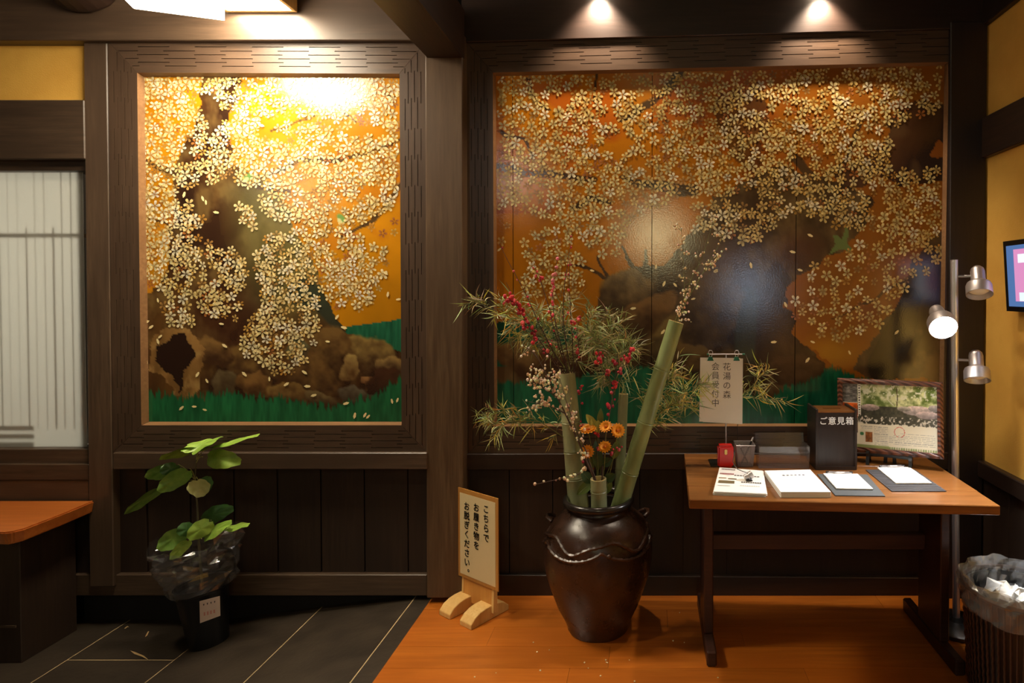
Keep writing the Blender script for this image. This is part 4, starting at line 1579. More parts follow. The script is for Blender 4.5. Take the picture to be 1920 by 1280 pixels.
# framed poster on a small black easel
def poster():
    Dl, Dr = 2.85, 2.65
    Yl, Yr = EYE.y + Dl, EYE.y + Dr
    tilt = 0.045
    BLp = PY(1572, 844, Yl)
    BRp = PY(1770, 861, Yr)
    TLp = PY(1570, 708, Yl + tilt)
    TRp = PY(1768, 716, Yr + tilt)
    t = thing('framed_poster', 'framed resort poster with a garden pond photograph on a small black easel', 'framed picture', (BLp + BRp) / 2)
    q = [BLp, BRp, TRp, TLp]
    ex = (BRp - BLp).normalized()
    ey = (TLp - BLp).normalized()
    nz = ex.cross(ey).normalized()          # towards the viewer
    if nz.y > 0:
        nz = -nz

    def at(u, v, d=0.0):
        return q[0].lerp(q[1], u).lerp(q[3].lerp(q[2], u), v) + nz * d
    W, H = (BRp - BLp).length, (TLp - BLp).length
    fu, fv = 0.024 / W, 0.024 / H
    m, nt, bs = new_mat('ridged_frame_moulding')
    tc = nt.nodes.new('ShaderNodeTexCoord')
    wv = nt.nodes.new('ShaderNodeTexWave')
    wv.bands_direction = 'DIAGONAL'
    wv.inputs['Scale'].default_value = 26
    wv.inputs['Distortion'].default_value = 1.5
    nt.links.new(tc.outputs['Object'], wv.inputs[0])
    nt.links.new(mix_rgb(nt, ramp(nt, wv.outputs[0], 0.2, 0.8), lin((64, 34, 24)), lin((112, 66, 46))), bs.inputs['Base Color'])
    bs.inputs['Roughness'].default_value = 0.3
    bump(nt, bs, wv.outputs[0], 0.5, 0.006)
    for (a, b, c_, d) in (((0, 0), (1, 0), (1 - fu, fv), (fu, fv)), ((1, 1), (0, 1), (fu, 1 - fv), (1 - fu, 1 - fv)), ((0, 1), (0, 0), (fu, fv), (fu, 1 - fv)), ((1, 0), (1, 1), (1 - fu, 1 - fv), (1 - fu, fv))):
        f = [at(*a, 0.004), at(*b, 0.004), at(*c_, 0.012), at(*d, 0.012)]
        g = [at(*a, -0.012), at(*b, -0.012), at(*c_, -0.012), at(*d, -0.012)]
        # a rounded ridge along the middle
        mid0 = (f[0] + f[3]) / 2 + nz * 0.006
        mid1 = (f[1] + f[2]) / 2 + nz * 0.006
        mb = MB()
        mb.add([f[0], f[1], mid1, mid0, f[2], f[3], g[0], g[1], g[2], g[3]], [(0, 1, 2, 3), (3, 2, 4, 5), (0, 6, 7, 1), (5, 4, 8, 9), (6, 9, 8, 7), (0, 3, 5, 9, 6), (1, 7, 8, 4, 2)])
        mb.build('frame_rail', m, t)
    # print as a fine painted grid
    nx, ny = 170, 120
    U, V = np.meshgrid(np.linspace(0, 1, nx), np.linspace(0, 1, ny))
    u, v = U.ravel(), V.ravel()
    X, Y = u * 420, v * 300
    cream = np.array((232, 224, 200.))
    rgb = np.tile(cream, (u.size, 1))
    ph = v > 0.36 + 0.02 * (u > .2) * 0
    n = fbm(X, Y, 26, 4)
    n2 = fbm(X + 99, Y + 40, 9, 3)
    lf = np.clip((n - .35) / .3, 0, 1)[:, None]
    fol = np.array((104, 124, 56.)) * (1 - lf) + np.array((240, 242, 186.)) * lf
    fol = np.where(((v > .78) & (n2 > .6))[:, None], np.array((250, 250, 220.)), fol)
    fol = fol * (0.75 + 0.35 * u[:, None])
    water = np.array((64, 62, 48.)) * (0.6 + 0.8 * n2[:, None]) + np.clip(u - .4, 0, 1)[:, None] * 60
    hz = 0.66
    pic = np.where((v > hz)[:, None], fol, water)
    for cx, cy, rx, ry, c in ((0.30, 0.635, .10, .05, (176, 154, 146)), (0.80, .62, .16, .075, (232, 212, 206)), (.90, .56, .12, .06, (216, 196, 192)), (.66, .64, .07, .04, (196, 186, 172)), (.97, .67, .06, .05, (206, 196, 190))):
        d = ell(u, v, cx, cy, rx, ry)
        pic = np.where((d < 1)[:, None], np.array(c, float) * (0.75 + .4 * n2[:, None]) * (0.75 + 0.35 * np.clip((v - cy) / ry + .4, 0, 1))[:, None], pic)
    glint = (n2 > .62) & (v < .5)
    pic = np.where(glint[:, None], np.array((214, 206, 190.)), pic)
    pic = np.where((stroke(X, Y, [(186, 230), (206, 232), (232, 205)], 1.6, 1.6) > .5)[:, None], np.array((230, 226, 200.)), pic)
    pic = np.where((stroke(X, Y, [(246, 290), (250, 240), (246, 200)], 2.2, 2.2) > .5)[:, None], np.array((90, 80, 50.)), pic)
    edge = 0.37 + 0.035 * (u > .55) * (fbm(X, Y * 0, 10, 2) - .2)
    rgb = np.where(((v > edge) & (u > .165))[:, None], pic, rgb)
    # small pictures at the left
    s1 = (u < .16) & (v > .70)
    rgb = np.where(s1[:, None], np.array((120, 116, 112.)) * (0.4 + 1.1 * fbm(X * 1.2, Y * 3, 16, 3)[:, None]), rgb)
    s2 = (u < .16) & (v > .46) & (v < .69)
    rgb = np.where(s2[:, None], np.array((206, 92, 28.)) * (0.5 + .9 * fbm(X, Y, 14, 3)[:, None]), rgb)
    s3 = (u < .16) & (v > .22) & (v < .45)
    rgb = np.where(s3[:, None], np.array((96, 54, 36.)) * (0.5 + .9 * fbm(X, Y, 14, 3)[:, None]), rgb)
    # white caption strip with dark marks
    st = (u > .17) & (u < .197) & (v > .50)
    rgb = np.where(st[:, None], np.array((240, 236, 226.)), rgb)
    mk = st & (u > .177) & (u < .19) & ((v * 52) % 2 < 1.1)
    rgb = np.where(mk[:, None], np.array((90, 84, 76.)), rgb)
    # bottom article
    b1 = (u > .245) & (u < .325) & (v > .09) & (v < .245)
    rgb = np.where(b1[:, None], np.array((150, 92, 44.)) * (0.5 + .9 * fbm(X, Y, 9, 3)[:, None]), rgb)
    rgb = np.where((ell(X, Y, 87, 64, 9, 8) < 1)[:, None], np.array((70, 130, 80.)), rgb)
    rr = ell(X, Y, 257, 82, 24, 25)
    rgb = np.where(((rr < 1) & (rr > .88))[:, None], np.array((206, 92, 80.)), rgb)
    for x0, x1, y0, y1 in ((.34, .49, .05, .34), (.54, .98, .07, .22), (.62, .97, .24, .26), (.19, .33, .28, .36), (.50, .56, .1, .2)):
        ln = (u > x0) & (u < x1) & (v > y0) & (v < y1) & ((V.ravel() * 110).astype(int) % 3 == 0) & (fbm(X * 3, Y * 3, 9, 2) > .38)
        rgb = np.where(ln[:, None], np.array((176, 172, 158.)), rgb)
    rgb = np.where(((v < .045) & (u < .5))[:, None], np.array((150, 160, 100.)), rgb)
    rgb = np.where(((v < .035) & (u >= .5) & ((u * 40) % 1 < .6))[:, None], np.array((150, 166, 110.)), rgb)
    pts = [at(fu + (1 - 2 * fu) * a, fv + (1 - 2 * fv) * b, 0.002) for a, b in zip(u, v)]
    idx = np.arange(nx * ny).reshape(ny, nx)
    f = np.stack([idx[:-1, :-1], idx[:-1, 1:], idx[1:, 1:], idx[1:, :-1]], -1).reshape(-1, 4)
    mb = MB()
    c_ = np.clip(rgb / 255, 0, 1)
    mb.add(pts, [tuple(r) for r in f.tolist()], [tuple(r) for r in np.where(c_ <= 0.04045, c_ / 12.92, ((c_ + 0.055) / 1.055) ** 2.4)])
    mb.build('print', M['print'], t, color=True)
    MB().hexa([at(0.01, 0.01, -0.006), at(.99, 0.01, -0.006), at(.99, .99, -0.006), at(0.01, .99, -0.006)], [at(0.01, 0.01, -0.013), at(.99, 0.01, -0.013), at(.99, .99, -0.013), at(0.01, .99, -0.013)]).build('backing', M['box_black'], t)
    # easel
    c = at(0.5, 0, 0)
    fx = Vector((ex.x, ex.y, 0)).normalized()
    fy = Vector((-fx.y, fx.x, 0))
    es = thing('easel', 'small black plastic easel holding up the framed poster', 'easel', (c.x, c.y, TZ))
    for s, u0 in ((-1, 0.30), (1, 0.70)):
        b = at(u0, 0, 0)
        g = Vector((b.x, b.y, TZ + 0.001))
        lg = MB()
        prof = [(-0.040, 0.0), (-0.030, 0.0), (-0.018, 0.026), (-0.004, 0.032), (0.012, 0.030), (0.03, 0.0), (0.045, 0.0), (0.028, 0.050), (0.012, 0.048), (-0.02, 0.046), (-0.027, 0.060), (-0.034, 0.062), (-0.036, 0.05), (-0.030, 0.036)]
        A = [g + fy * (a) + Vector((0, 0, h)) - fx * .007 for a, h in prof]
        B = [g + fy * (a) + Vector((0, 0, h)) + fx * .007 for a, h in prof]
        lg.hexa(A, B)
        lg.build('leg', M['black_plastic'], es)
        MB().obox(at(u0, .22, -.022), fx * .006, (at(u0, .3, 0) - at(u0, .1, 0)), nz * .005).build('back_arm', M['black_plastic'], es)
    g = Vector((c.x, c.y, TZ + 0.001))
    MB().obox(g + fy * .02 + Vector((0, 0, .036)), fx * W * .2, fy * .005, (0, 0, .006)).build('cross_bar', M['black_plastic'], es)
    for s in (-1, 1):
        MB().hexa([g + fy * .03 + fx * (s * .02 - .008), g + fy * .03 + fx * (s * .02 + .008), g + fy * .034 + fx * (s * .016 + .007) + Vector((0, 0, .06)), g + fy * .034 + fx * (s * .016 - .007) + Vector((0, 0, .06))],
                  [g + fy * .04 + fx * (s * .02 - .008), g + fy * .04 + fx * (s * .02 + .008), g + fy * .044 + fx * (s * .016 + .007) + Vector((0, 0, .06)), g + fy * .044 + fx * (s * .016 - .007) + Vector((0, 0, .06))]).build('rear_leg', M['black_plastic'], es)


poster()


# hanging notice on a thin metal stand
def notice():
    Y = EYE.y + 2.78
    base = PY(1361, 860, Y)
    t = thing('notice_stand', 'thin metal table stand with a cross bar carrying the white notice', 'stand', (base.x, Y, TZ))
    MB().box(base.x - .075, base.x + .03, Y - .055, Y + .055, TZ + 0.0006, TZ + .006).build('base', M['metal_dark'], t, bevel=0.002)
    zt = PY(1361, 664, Y).z
    MB().tube([(base.x, Y, TZ + .005), (base.x, Y, zt)], 0.0032, 8).build('rod', M['metal'], t)
    x0, x1 = PY(1328, 665, Y).x, PY(1394, 665, Y).x
    MB().tube([(x0, Y, zt), (x1, Y, zt)], 0.0028, 8).build('cross_bar', M['metal'], t)
    for x in (x0, x1):
        MB().tube([(x - .006, Y, zt), (x + .006, Y, zt)], 0.0042, 8).build('bar_end', M['green_plastic'], t)
    # second thin rod of the stand
    xr = PY(1383, 800, Y + .02).x
    MB().tube([(xr, Y + .02, TZ + .002), (xr, Y + .02, PY(1383, 700, Y).z)], 0.0016, 6).build('rear_wire', M['metal_dark'], t)
    # two laminated sheets
    Yf = Y - .012
    q = [PY(1311, 790, Yf), PY(1385, 793, Yf), PY(1388, 671, Yf), PY(1313, 670, Yf)]
    s = thing('notice_sheet', 'white hanging notice with two columns of grey characters, held by green clips', 'notice', (q[0] + q[1]) / 2)
    q2 = [PY(1318, 791, Yf + .006), PY(1392, 795, Yf + .004), PY(1393, 672, Yf + .006), PY(1318, 671, Yf + .006)]
    MB().hexa(q2, [p + Vector((0, .0008, 0)) for p in q2]).build('back_sheet', M['paper_warm'], s)
    MB().hexa(q, [p + Vector((0, .0008, 0)) for p in q]).build('front_sheet', M['paper_warm'], s)
    sz = 15.5 / (F / 2.768)
    put_column(s, M['grey_ink'], '花湯の森', PY(1363, 687, Yf - .0006), (1, 0, 0), (0, 0, 1), sz, 17.6 / (F / 2.768))
    put_column(s, M['grey_ink'], '会員受付中', PY(1341.5, 686.5, Yf - .0006), (1, 0, 0), (0, 0, 1), sz, 17.2 / (F / 2.768))
    for px in (1332, 1381):
        c = PY(px, 671, Yf)
        cl = thing('binder_clip', 'green binder clip on the top edge of the white notice, %s one' % ('left' if px < 1350 else 'right'), 'clip', c, 'green binder clips on the notice')
        w = .0145
        MB().hexa([c + Vector((-w, -.005, -.012)), c + Vector((w, -.005, -.012)), c + Vector((w * .5, -.008, .006)), c + Vector((-w * .5, -.008, .006))],
                  [c + Vector((-w, .010, -.012)), c + Vector((w, .010, -.012)), c + Vector((w * .5, .012, .006)), c + Vector((-w * .5, .012, .006))]).build('body', M['green_plastic'], cl)
        pts = [c + Vector((-.005, -.006, .004)), c + Vector((-.006, -.007, .016)), c + Vector((-.010, -.007, .026)), c + Vector((-.005, -.007, .035)), c + Vector((.005, -.007, .035)), c + Vector((.010, -.007, .026)), c + Vector((.006, -.007, .016)), c + Vector((.005, -.006, .004))]
        MB().tube(pts, .0016, 6).build('handle', M['metal'], cl)


M['paper_warm'] = plain('laminated_paper', (232, 224, 208), 0.3, var=0.03)
notice()
# ------------------------------------------------------------------ wooden foot sign
def foot_sign():
    A, B = Vector((-0.915, EYE.y + 2.93, 0)), Vector((-0.680, EYE.y + 2.763, 0))
    u = (B - A)
    W = u.length
    u.normalize()
    n = Vector((u.y, -u.x, 0))            # towards the viewer
    up = Vector((0, 0, 1))
    z0, z1 = 0.140, 0.566
    t = thing('wooden_sign', 'pale wooden floor sign with three columns of black brush characters', 'sign', (A + B) / 2)

    def P(a, z, d=0.0):
        return A + u * a + up * z + n * d
    MB().hexa([P(0, z0), P(W, z0), P(W, z1), P(0, z1)], [P(0, z0, -.004), P(W, z0, -.004), P(W, z1, -.004), P(0, z1, -.004)]).build('amber_backing', M['sign_wood'], t)
    b = .018
    MB().hexa([P(b, z0 + .016, .0012), P(W - b, z0 + .016, .0012), P(W - b, z1 - .022, .0012), P(b, z1 - .022, .0012)],
              [P(b, z0 + .016, .0002), P(W - b, z0 + .016, .0002), P(W - b, z1 - .022, .0002), P(b, z1 - .022, .0002)]).build('cream_sheet', M['cream_paper'], t)
    e = .006
    MB().add([P(-e, z0 - e, .0032), P(W + e, z0 - e, .0032), P(W + e, z1 + e, .0032), P(-e, z1 + e, .0032)], [(0, 1, 2, 3)]).build('laminate', M['laminate'], t)
    sz, st = .042, .0445
    put_column(t, M['ink'], 'お脱ぎください。', P(W * .245, z1 - .078, .0028), u, up, sz, st, .0011)
    put_column(t, M['ink'], 'お履き物を', P(W * .485, z1 - .070, .0028), u, up, sz, st, .0011)
    put_column(t, M['ink'], 'こちらで', P(W * .725, z1 - .063, .0028), u, up, sz, st, .0011)
    # board behind and its edge
    pa, pb = .035, W - .045
    MB().hexa([P(pa, .03, -.005), P(pb, .03, -.005), P(pb, z0 + .2, -.005), P(pa, z0 + .2, -.005)], [P(pa, .03, -.022), P(pb, .03, -.022), P(pb, z0 + .2, -.022), P(pa, z0 + .2, -.022)]).build('post_board', M['sign_wood'], t)
    for a, w_ in ((pa - .010, .012), (pb - .004, .014)):
        MB().hexa([P(a, .03, 0), P(a + w_, .03, 0), P(a + w_, z0 + .01, -.0045), P(a, z0 + .01, -.0045)], [P(a, .03, -.024), P(a + w_, .03, -.024), P(a + w_, z0 + .01, -.024), P(a, z0 + .01, -.024)]).build('post_edge', M['pale_wood'], t)
    # two rounded feet lying across the board
    for a in (.050, .200):
        hw = .040
        prof = [(.115, .0), (.115, .022), (.092, .044), (.062, .057), (.030, .062), (-.03, .062), (-.075, .05), (-.105, .022), (-.105, 0)]
        mb = MB()
        mb.hexa([P(a - hw, z, d) for d, z in prof], [P(a + hw, z, d) for d, z in prof])
        mb.build('foot', M['pale_wood'], t, bevel=.0025)


M['laminate'] = film('laminate_film', (0.97, 0.97, 0.96), 0.12, 0.0, 1.35)
foot_sign()

# ------------------------------------------------------------------ bench at the left
def bench():
    zt, zb_ = 0.473, 0.415
    t = thing('bench', 'low bench with a thick orange wooden seat slab on a dark box, left edge', 'bench', (-3.1, -0.2, ZL))
    ZT = PY(120, 938, -0.04).z
    back = PY(178, 938, -0.045)
    f1 = PZ(125, 960, ZT)
    f2 = PZ(26, 996, ZT)
    f3 = PZ(0, 997, ZT)
    zlow = PY(177, 961, -0.045).z
    r = random.Random(3)
    outline = [Vector((-4.2, -0.045, ZT)), back, f1, f1.lerp(f2, .5) + Vector((.006, .0, 0)), f2 + Vector((.012, .03, 0)), f2 + Vector((-.004, .0, 0)), f2 + Vector((-.03, -.012, 0)), f3 + Vector((-.1, .004, 0)), f3 + Vector((-.35, -.02, 0)), f3 + Vector((-.7, 0.01, 0)), Vector((-4.2, f3.y, ZT))]
    low = [p - Vector((0, 0, ZT - zlow)) + Vector((-.012 if 0 < i < 6 else 0, .012 if i >= 4 and i < 11 else 0, 0)) for i, p in enumerate(outline)]
    MB().hexa(outline, low).build('seat_slab', M['bench'], t, bevel=.006, seg=2)
    c1 = PZ(146, 1181, ZL)
    c2 = PZ(40, 1243, ZL)
    x1 = (c1.x + c2.x) / 2
    MB().box(-4.15, x1, c2.y, c1.y, ZL, zlow - .001).build('base_box', M['plank'], t, bevel=.003)
    MB().box(x1 - .62, x1 - .02, c2.y - .006, c2.y + .002, ZL + .16, ZL + .17).build('edge_strip', M['stain_h'], t)


bench()

# ------------------------------------------------------------------ jar
def jar_mat():
    m, nt, bs = new_mat('brown_glaze')
    n = noise_node(nt, 5, 6, 0.65)
    n2 = noise_node(nt, 22, 5, 0.7)
    a = mix_rgb(nt, ramp(nt, n, .35, .7), lin((38, 25, 18)), lin((70, 44, 30)))
    b = mix_rgb(nt, ramp(nt, n2, .6, .8), a, lin((92, 54, 32)))
    nt.links.new(b, bs.inputs['Base Color'])
    bs.inputs['Roughness'].default_value = 0.22
    nt.links.new(ramp(nt, n2, -0.4, 2.6), bs.inputs['Roughness'])
    bump(nt, bs, n2, .18, .006)
    return m


M['jar'] = jar_mat()
M['jar_rim'] = plain('black_glaze', (40, 34, 30), 0.22, bmp=.05)
JC = Vector((-0.2216, -0.262, 0.0))
jar = thing('jar', 'large brown glazed storage jar with a wavy rope relief on the orange floor', 'jar', JC)


def lump(r, h, t, j):
    return r * (1 + .012 * math.sin(3 * t + h * 9) + .006 * math.sin(7 * t - h * 20)), h


JP = [(.001, .0), (.130, .0), (.137, .012), (.140, .03), (.152, .06), (.181, .114), (.209, .186), (.230, .25), (.238, .30), (.240, .352), (.234, .41), (.222, .45), (.200, .487), (.165, .517), (.142, .532), (.133, .542), (.131, .552), (.134, .560)]
MB().lathe(JP, 56, JC, (0, 0, 1), lump).build('body', M['jar'], jar, smooth=True)
rim = [(.132, .552)] + [(.146 + .014 * math.cos(a), .572 + .017 * math.sin(a)) for a in [math.radians(x) for x in range(-120, 241, 24)]] + [(.128, .55), (.128, .50), (.10, .42), (.001, .40)]
MB().lathe(rim, 48, JC, (0, 0, 1)).build('rim', M['jar_rim'], jar, smooth=True)


def jr(z):
    return np.interp(z, [p[1] for p in JP], [p[0] for p in JP])


def rope(fn, name):
    mb = MB()
    pts = []
    N = 160
    for i in range(N + 1):
        a = 2 * math.pi * i / N
        z = fn(a)
        r = float(jr(z)) * (1 + .012 * math.sin(3 * a + z * 9)) + .003
        pts.append(JC + Vector((r * math.cos(a), r * math.sin(a), z)))
    rad = [.0075 + .0016 * math.sin(i * 2.2) for i in range(N + 1)]
    mb.tube(pts, rad, 6)
    mb.build(name, M['jar'], jar, smooth=True)


rope(lambda a: .440 + .022 * math.sin(5 * a + 1.9) + .006 * math.sin(10 * a), 'rope_band')
rope(lambda a: .432 - .044 * abs(math.sin(2.5 * a + .45)) ** .7, 'rope_band')
for ang in (176, 20, -75):
    a = math.radians(ang)
    p = JC + Vector((math.cos(a) * .205, math.sin(a) * .205, .483))
    o = Vector((math.cos(a), math.sin(a), 0))
    s = Vector((-math.sin(a), math.cos(a), 0))
    if ang == -75:
        MB().ball(JC + Vector((math.cos(a) * .236, math.sin(a) * .236, .415)), .011, 8, 6).build('boss', M['jar'], jar, smooth=True)
        continue
    MB().tube([p - s * .035, p - s * .022 + o * .022 + Vector((0, 0, .012)), p + o * .030 + Vector((0, 0, .016)), p + s * .022 + o * .022 + Vector((0, 0, .012)), p + s * .035], .009, 8).build('lug', M['jar'], jar, smooth=True)

# ------------------------------------------------------------------ bamboo tubes
M['bamboo'] = None


def bamboo_mat(name, a, b):
    m, nt, bs = new_mat(name)
    n = noise_node(nt, 14, 5, .6, (1, 1, .35))
    nt.links.new(mix_rgb(nt, ramp(nt, n, .3, .7), lin(a), lin(b)), bs.inputs['Base Color'])
    bs.inputs['Roughness'].default_value = .36
    return m


M['bamboo'] = bamboo_mat('green_bamboo', (124, 130, 92), (168, 170, 126))
M['bamboo_fresh'] = bamboo_mat('fresh_green_bamboo', (116, 130, 78), (152, 162, 104))
M['bamboo_pale'] = bamboo_mat('cut_bamboo', (206, 186, 128), (226, 208, 152))


def bamboo(label, p0, p1, r0, r1, nodes, mat):
    p0, p1 = Vector(p0), Vector(p1)
    ax = (p1 - p0)
    L = ax.length
    ax.normalize()
    t = thing('bamboo_tube', label, 'bamboo', p0, 'cut bamboo tubes in the jar')
    prof = []
    hs = sorted(set([0, L] + [n * L for n in nodes]))
    R = lambda h: r0 + (r1 - r0) * h / L
    prof.append((.001, 0))
    prof.append((R(0), .0))
    for n in nodes:
        h = n * L
        prof += [(R(h) * .985, h - .012), (R(h) * 1.04, h - .004), (R(h) * .97, h), (R(h) * 1.035, h + .004), (R(h) * .985, h + .012)]
    prof.append((R(L), L))
    MB().lathe(prof, 22, p0, ax).build('wall', mat, t, smooth=True)
    MB().lathe([(R(L), L), (R(L) * .80, L + .0006), (R(L) * .78, L - .05), (.0008, L - .055)], 22, p0, ax).build('cut_end', M['bamboo_pale'], t)
    return t


YJ = JC.y
S = lambda px, Y: px * (Y - EYE.y) / F
b1 = (PY(1085, 950, YJ + .03), PY(1062, 699, YJ + .03))
bamboo('tall grey green bamboo tube on the left, red twigs standing in it', b1[0], b1[1], S(20, YJ), S(16.5, YJ), [.22, .42, .64], M['bamboo'])
b2 = (PY(1156, 968, YJ - .005), PY(1268, 603, YJ - .03))
bamboo('long slanting bamboo tube rising to the right', b2[0], b2[1], S(16.5, YJ), S(14.3, YJ), [.23, .49, .76], M['bamboo_fresh'])
b3 = (PY(1160, 950, YJ + .055), PY(1169, 738, YJ + .06))
bamboo('thin upright bamboo tube with a pale cut end behind the slanting one', b3[0], b3[1], S(10, YJ), S(9.3, YJ), [.33, .62], M['bamboo'])
b4 = (PY(1124, 985, YJ - .07), PY(1122, 897, YJ - .085))
bamboo('short bamboo tube at the front of the jar mouth, white buds standing in it', b4[0], b4[1], S(15.5, YJ - .08), S(15, YJ - .08), [.75], M['bamboo'])

# ------------------------------------------------------------------ twigs with buds
M['twig'] = plain('twig_bark', (86, 66, 56), .7)
M['twig_red'] = plain('dark_red_twig', (72, 44, 40), .7)
M['twig_green'] = plain('green_stem', (112, 116, 60), .6)
rt = random.Random(21)


def poly3(pts):
    """pts: (px, py, Y)"""
    return [PY(x, y, Y) for x, y, Y in pts]


def along(pts, t):
    n = len(pts) - 1
    i = min(n - 1, int(t * n))
    return pts[i].lerp(pts[i + 1], t * n - i)


def smooth_line(pts, n):
    """catmull-rom"""
    out = []
    P = [pts[0]] + list(pts) + [pts[-1]]
    m = len(pts) - 1
    for k in range(n + 1):
        t = k / n * m
        i = min(m - 1, int(t))
        f = t - i
        a, b, c, d = P[i], P[i + 1], P[i + 2], P[i + 3]
        out.append(0.5 * ((2 * b) + (c - a) * f + (2 * a - 5 * b + 4 * c - d) * f * f + (3 * b - a - 3 * c + d) * f ** 3))
    return out


def twig(name, label, lines, budcol, nbud, rbud, r0, t0=.25, group=None, mat='twig', heavy=None, pair=.012, side=0, sidelen=.04):
    """a main stem (and side stems) with loose buds and with short side twigs that carry bud clusters"""
    first = poly3(lines[0])
    t = thing(name, label, 'twig', first[0], group)
    st = MB()
    bd = MB()

    def bud(p, k=1.0):
        c = budcol[rt.randrange(len(budcol))]
        c = tuple(x * rt.uniform(.85, 1.2) for x in lin(c))
        r = rbud * rt.uniform(.55, 1.25) * k
        bd.ball(p, r, 7, 5, c, rt.uniform(.9, 1.3))

    for li, ln in enumerate(lines):
        pts = smooth_line(poly3(ln), 14)
        n = len(pts)
        k = 1.0 if li == 0 else .6
        for i in range(1, n - 1):
            pts[i] = pts[i] + Vector((rt.uniform(-1, 1), rt.uniform(-1, 1), rt.uniform(-1, 1))) * .0016
        st.tube(pts, [r0 * k * (1 - .75 * i / n) for i in range(n)], 5)
        for j in range(int(nbud * k)):
            tt = t0 + (1 - t0) * rt.random()
            if heavy and rt.random() < .6:
                tt = rt.uniform(*heavy)
            p = along(pts, min(.995, tt))
            d = Vector((rt.uniform(-1, 1), rt.uniform(-1, 1), rt.uniform(-.6, 1))).normalized()
            e = p + d * pair * rt.uniform(.3, 1)
            bud(e)
            if pair > .008:
                st.tube([p, e], .0006, 3, cap=False)
        for j in range(int(side * k)):
            tt = rt.uniform(t0, .98)
            if heavy and rt.random() < .6:
                tt = rt.uniform(*heavy)
            p = along(pts, tt)
            tan = (along(pts, min(.999, tt + .05)) - along(pts, max(0, tt - .05))).normalized()
            d = (Vector((rt.uniform(-1, 1), rt.uniform(-.6, .6), rt.uniform(-.7, .9))) + tan * .5).normalized()
            L = sidelen * rt.uniform(.4, 1.2)
            q = p + d * L
            st.tube([p, p.lerp(q, .5) + Vector((0, 0, .003)), q], [.0011, .0009, .0006], 4, cap=False)
            for m in range(rt.randrange(2, 6)):
                e = p.lerp(q, rt.uniform(.35, 1.0)) + Vector((rt.uniform(-1, 1), rt.uniform(-1, 1), rt.uniform(-1, 1))) * .006
                bud(e)
    st.build('stem', M[mat], t)
    if nbud or side:
        stuff(bd.build('buds', M['leafcol'], t, color=True, smooth=True))
    return t


RED = [(214, 60, 70), (200, 44, 58), (230, 96, 100), (168, 36, 48)]
PINK = [(232, 92, 108), (222, 70, 90), (240, 124, 134)]
WHT = [(248, 232, 196), (252, 242, 214), (238, 214, 168), (216, 176, 138)]
DRK = [(150, 30, 50), (176, 40, 64), (206, 58, 84)]
g = 'red budded twigs'
y0 = YJ - .02
twig('red_bud_twig', 'red budded twig leaning farthest left out of the tall bamboo, thick with buds', [[(1062, 705, YJ + .02), (1020, 650, y0 - .02), (980, 590, y0 - .03), (949, 529, y0 - .04)], [(1000, 622, y0), (968, 572, y0 - .05), (946, 556, y0 - .06)]], RED, 24, .0072, .003, .35, g, 'twig_red', (.50, .9), .016, 4, .035)
twig('red_bud_twig', 'long dark twig with few red buds reaching the top left, over the gold ground', [[(1064, 705, YJ + .02), (1022, 630, y0), (985, 550, y0), (935, 455, y0)]], RED, 6, .005, .003, .25, g, 'twig_red', None, .012, 2, .03)
twig('red_bud_twig', 'red budded twig with a dark tip between the long left one and the pink cluster', [[(1066, 705, YJ + .02), (1045, 640, y0 + .01), (1025, 560, y0 + .01), (1000, 490, y0)]], RED, 7, .006, .003, .15, g, 'twig_red', None, .014, 4, .05)
twig('red_bud_twig', 'upright twig with a dense pink blossom cluster near its tip', [[(1068, 705, YJ + .02), (1050, 640, y0 - .02), (1036, 560, y0 - .02), (1045, 478, y0 - .02)]], PINK, 16, .0074, .003, .4, g, 'twig_red', (.62, .90), .010)
twig('red_bud_twig', 'tallest upright dark twig with sparse red buds', [[(1072, 705, YJ + .02), (1058, 620, y0 + .02), (1058, 540, y0 + .02), (1073, 440, y0 + .02)]], RED, 6, .0045, .0028, .3, g, 'twig_red')
twig('red_bud_twig', 'straight dark twig just right of the tallest one', [[(1076, 705, YJ + .02), (1072, 620, y0 + .03), (1068, 550, y0 + .03), (1069, 482, y0 + .03)]], RED, 6, .0048, .0028, .3, g, 'twig_red')
twig('red_bud_twig', 'short red budded twig crossing the green sprays right of the tall bamboo', [[(1076, 700, YJ + .02), (1085, 655, y0 - .03), (1082, 620, y0 - .03), (1092, 585, y0 - .03)]], RED, 6, .0068, .0026, .2, g, 'twig_red', None, .016, 2, .04)
twig('red_bud_twig', 'leaning red budded twig low at the left of the tall bamboo mouth', [[(1058, 705, YJ + .02), (1030, 668, y0 - .03), (1000, 640, y0 - .03), (986, 618, y0 - .03)]], RED, 6, .0082, .0024, .3, g, 'twig_red', None, .022, 2, .05)
twig('red_bud_twig', 'crimson budded branch growing from the jar mouth up between the bamboos', [[(1128, 905, YJ - .07), (1136, 820, YJ - .05), (1152, 720, YJ - .04), (1158, 660, YJ - .03)], [(1152, 725, YJ - .04), (1128, 690, YJ - .04), (1120, 660, YJ - .03)], [(1154, 700, YJ - .04), (1175, 680, YJ - .05), (1180, 650, YJ - .05)]], DRK + RED, 11, .0072, .0042, .2, g, 'twig', (.5, .95), .018, 5, .04)
twig('red_bud_twig', 'thin twig with dark red buds against the right side of the tall bamboo', [[(1096, 900, YJ - .02), (1092, 820, YJ - .03), (1088, 760, YJ - .03), (1084, 690, YJ - .03)]], DRK + RED, 6, .006, .002, .1, g, 'twig_red', None, .016, 2, .03)
twig('red_bud_twig', 'low crimson budded twig among the orange flowers', [[(1112, 900, YJ - .06), (1118, 850, YJ - .07), (1128, 800, YJ - .08)], [(1130, 880, YJ - .06), (1150, 850, YJ - .08), (1164, 838, YJ - .08)]], DRK + RED, 6, .006, .002, .2, g, 'twig_red', None, .014, 2, .03)
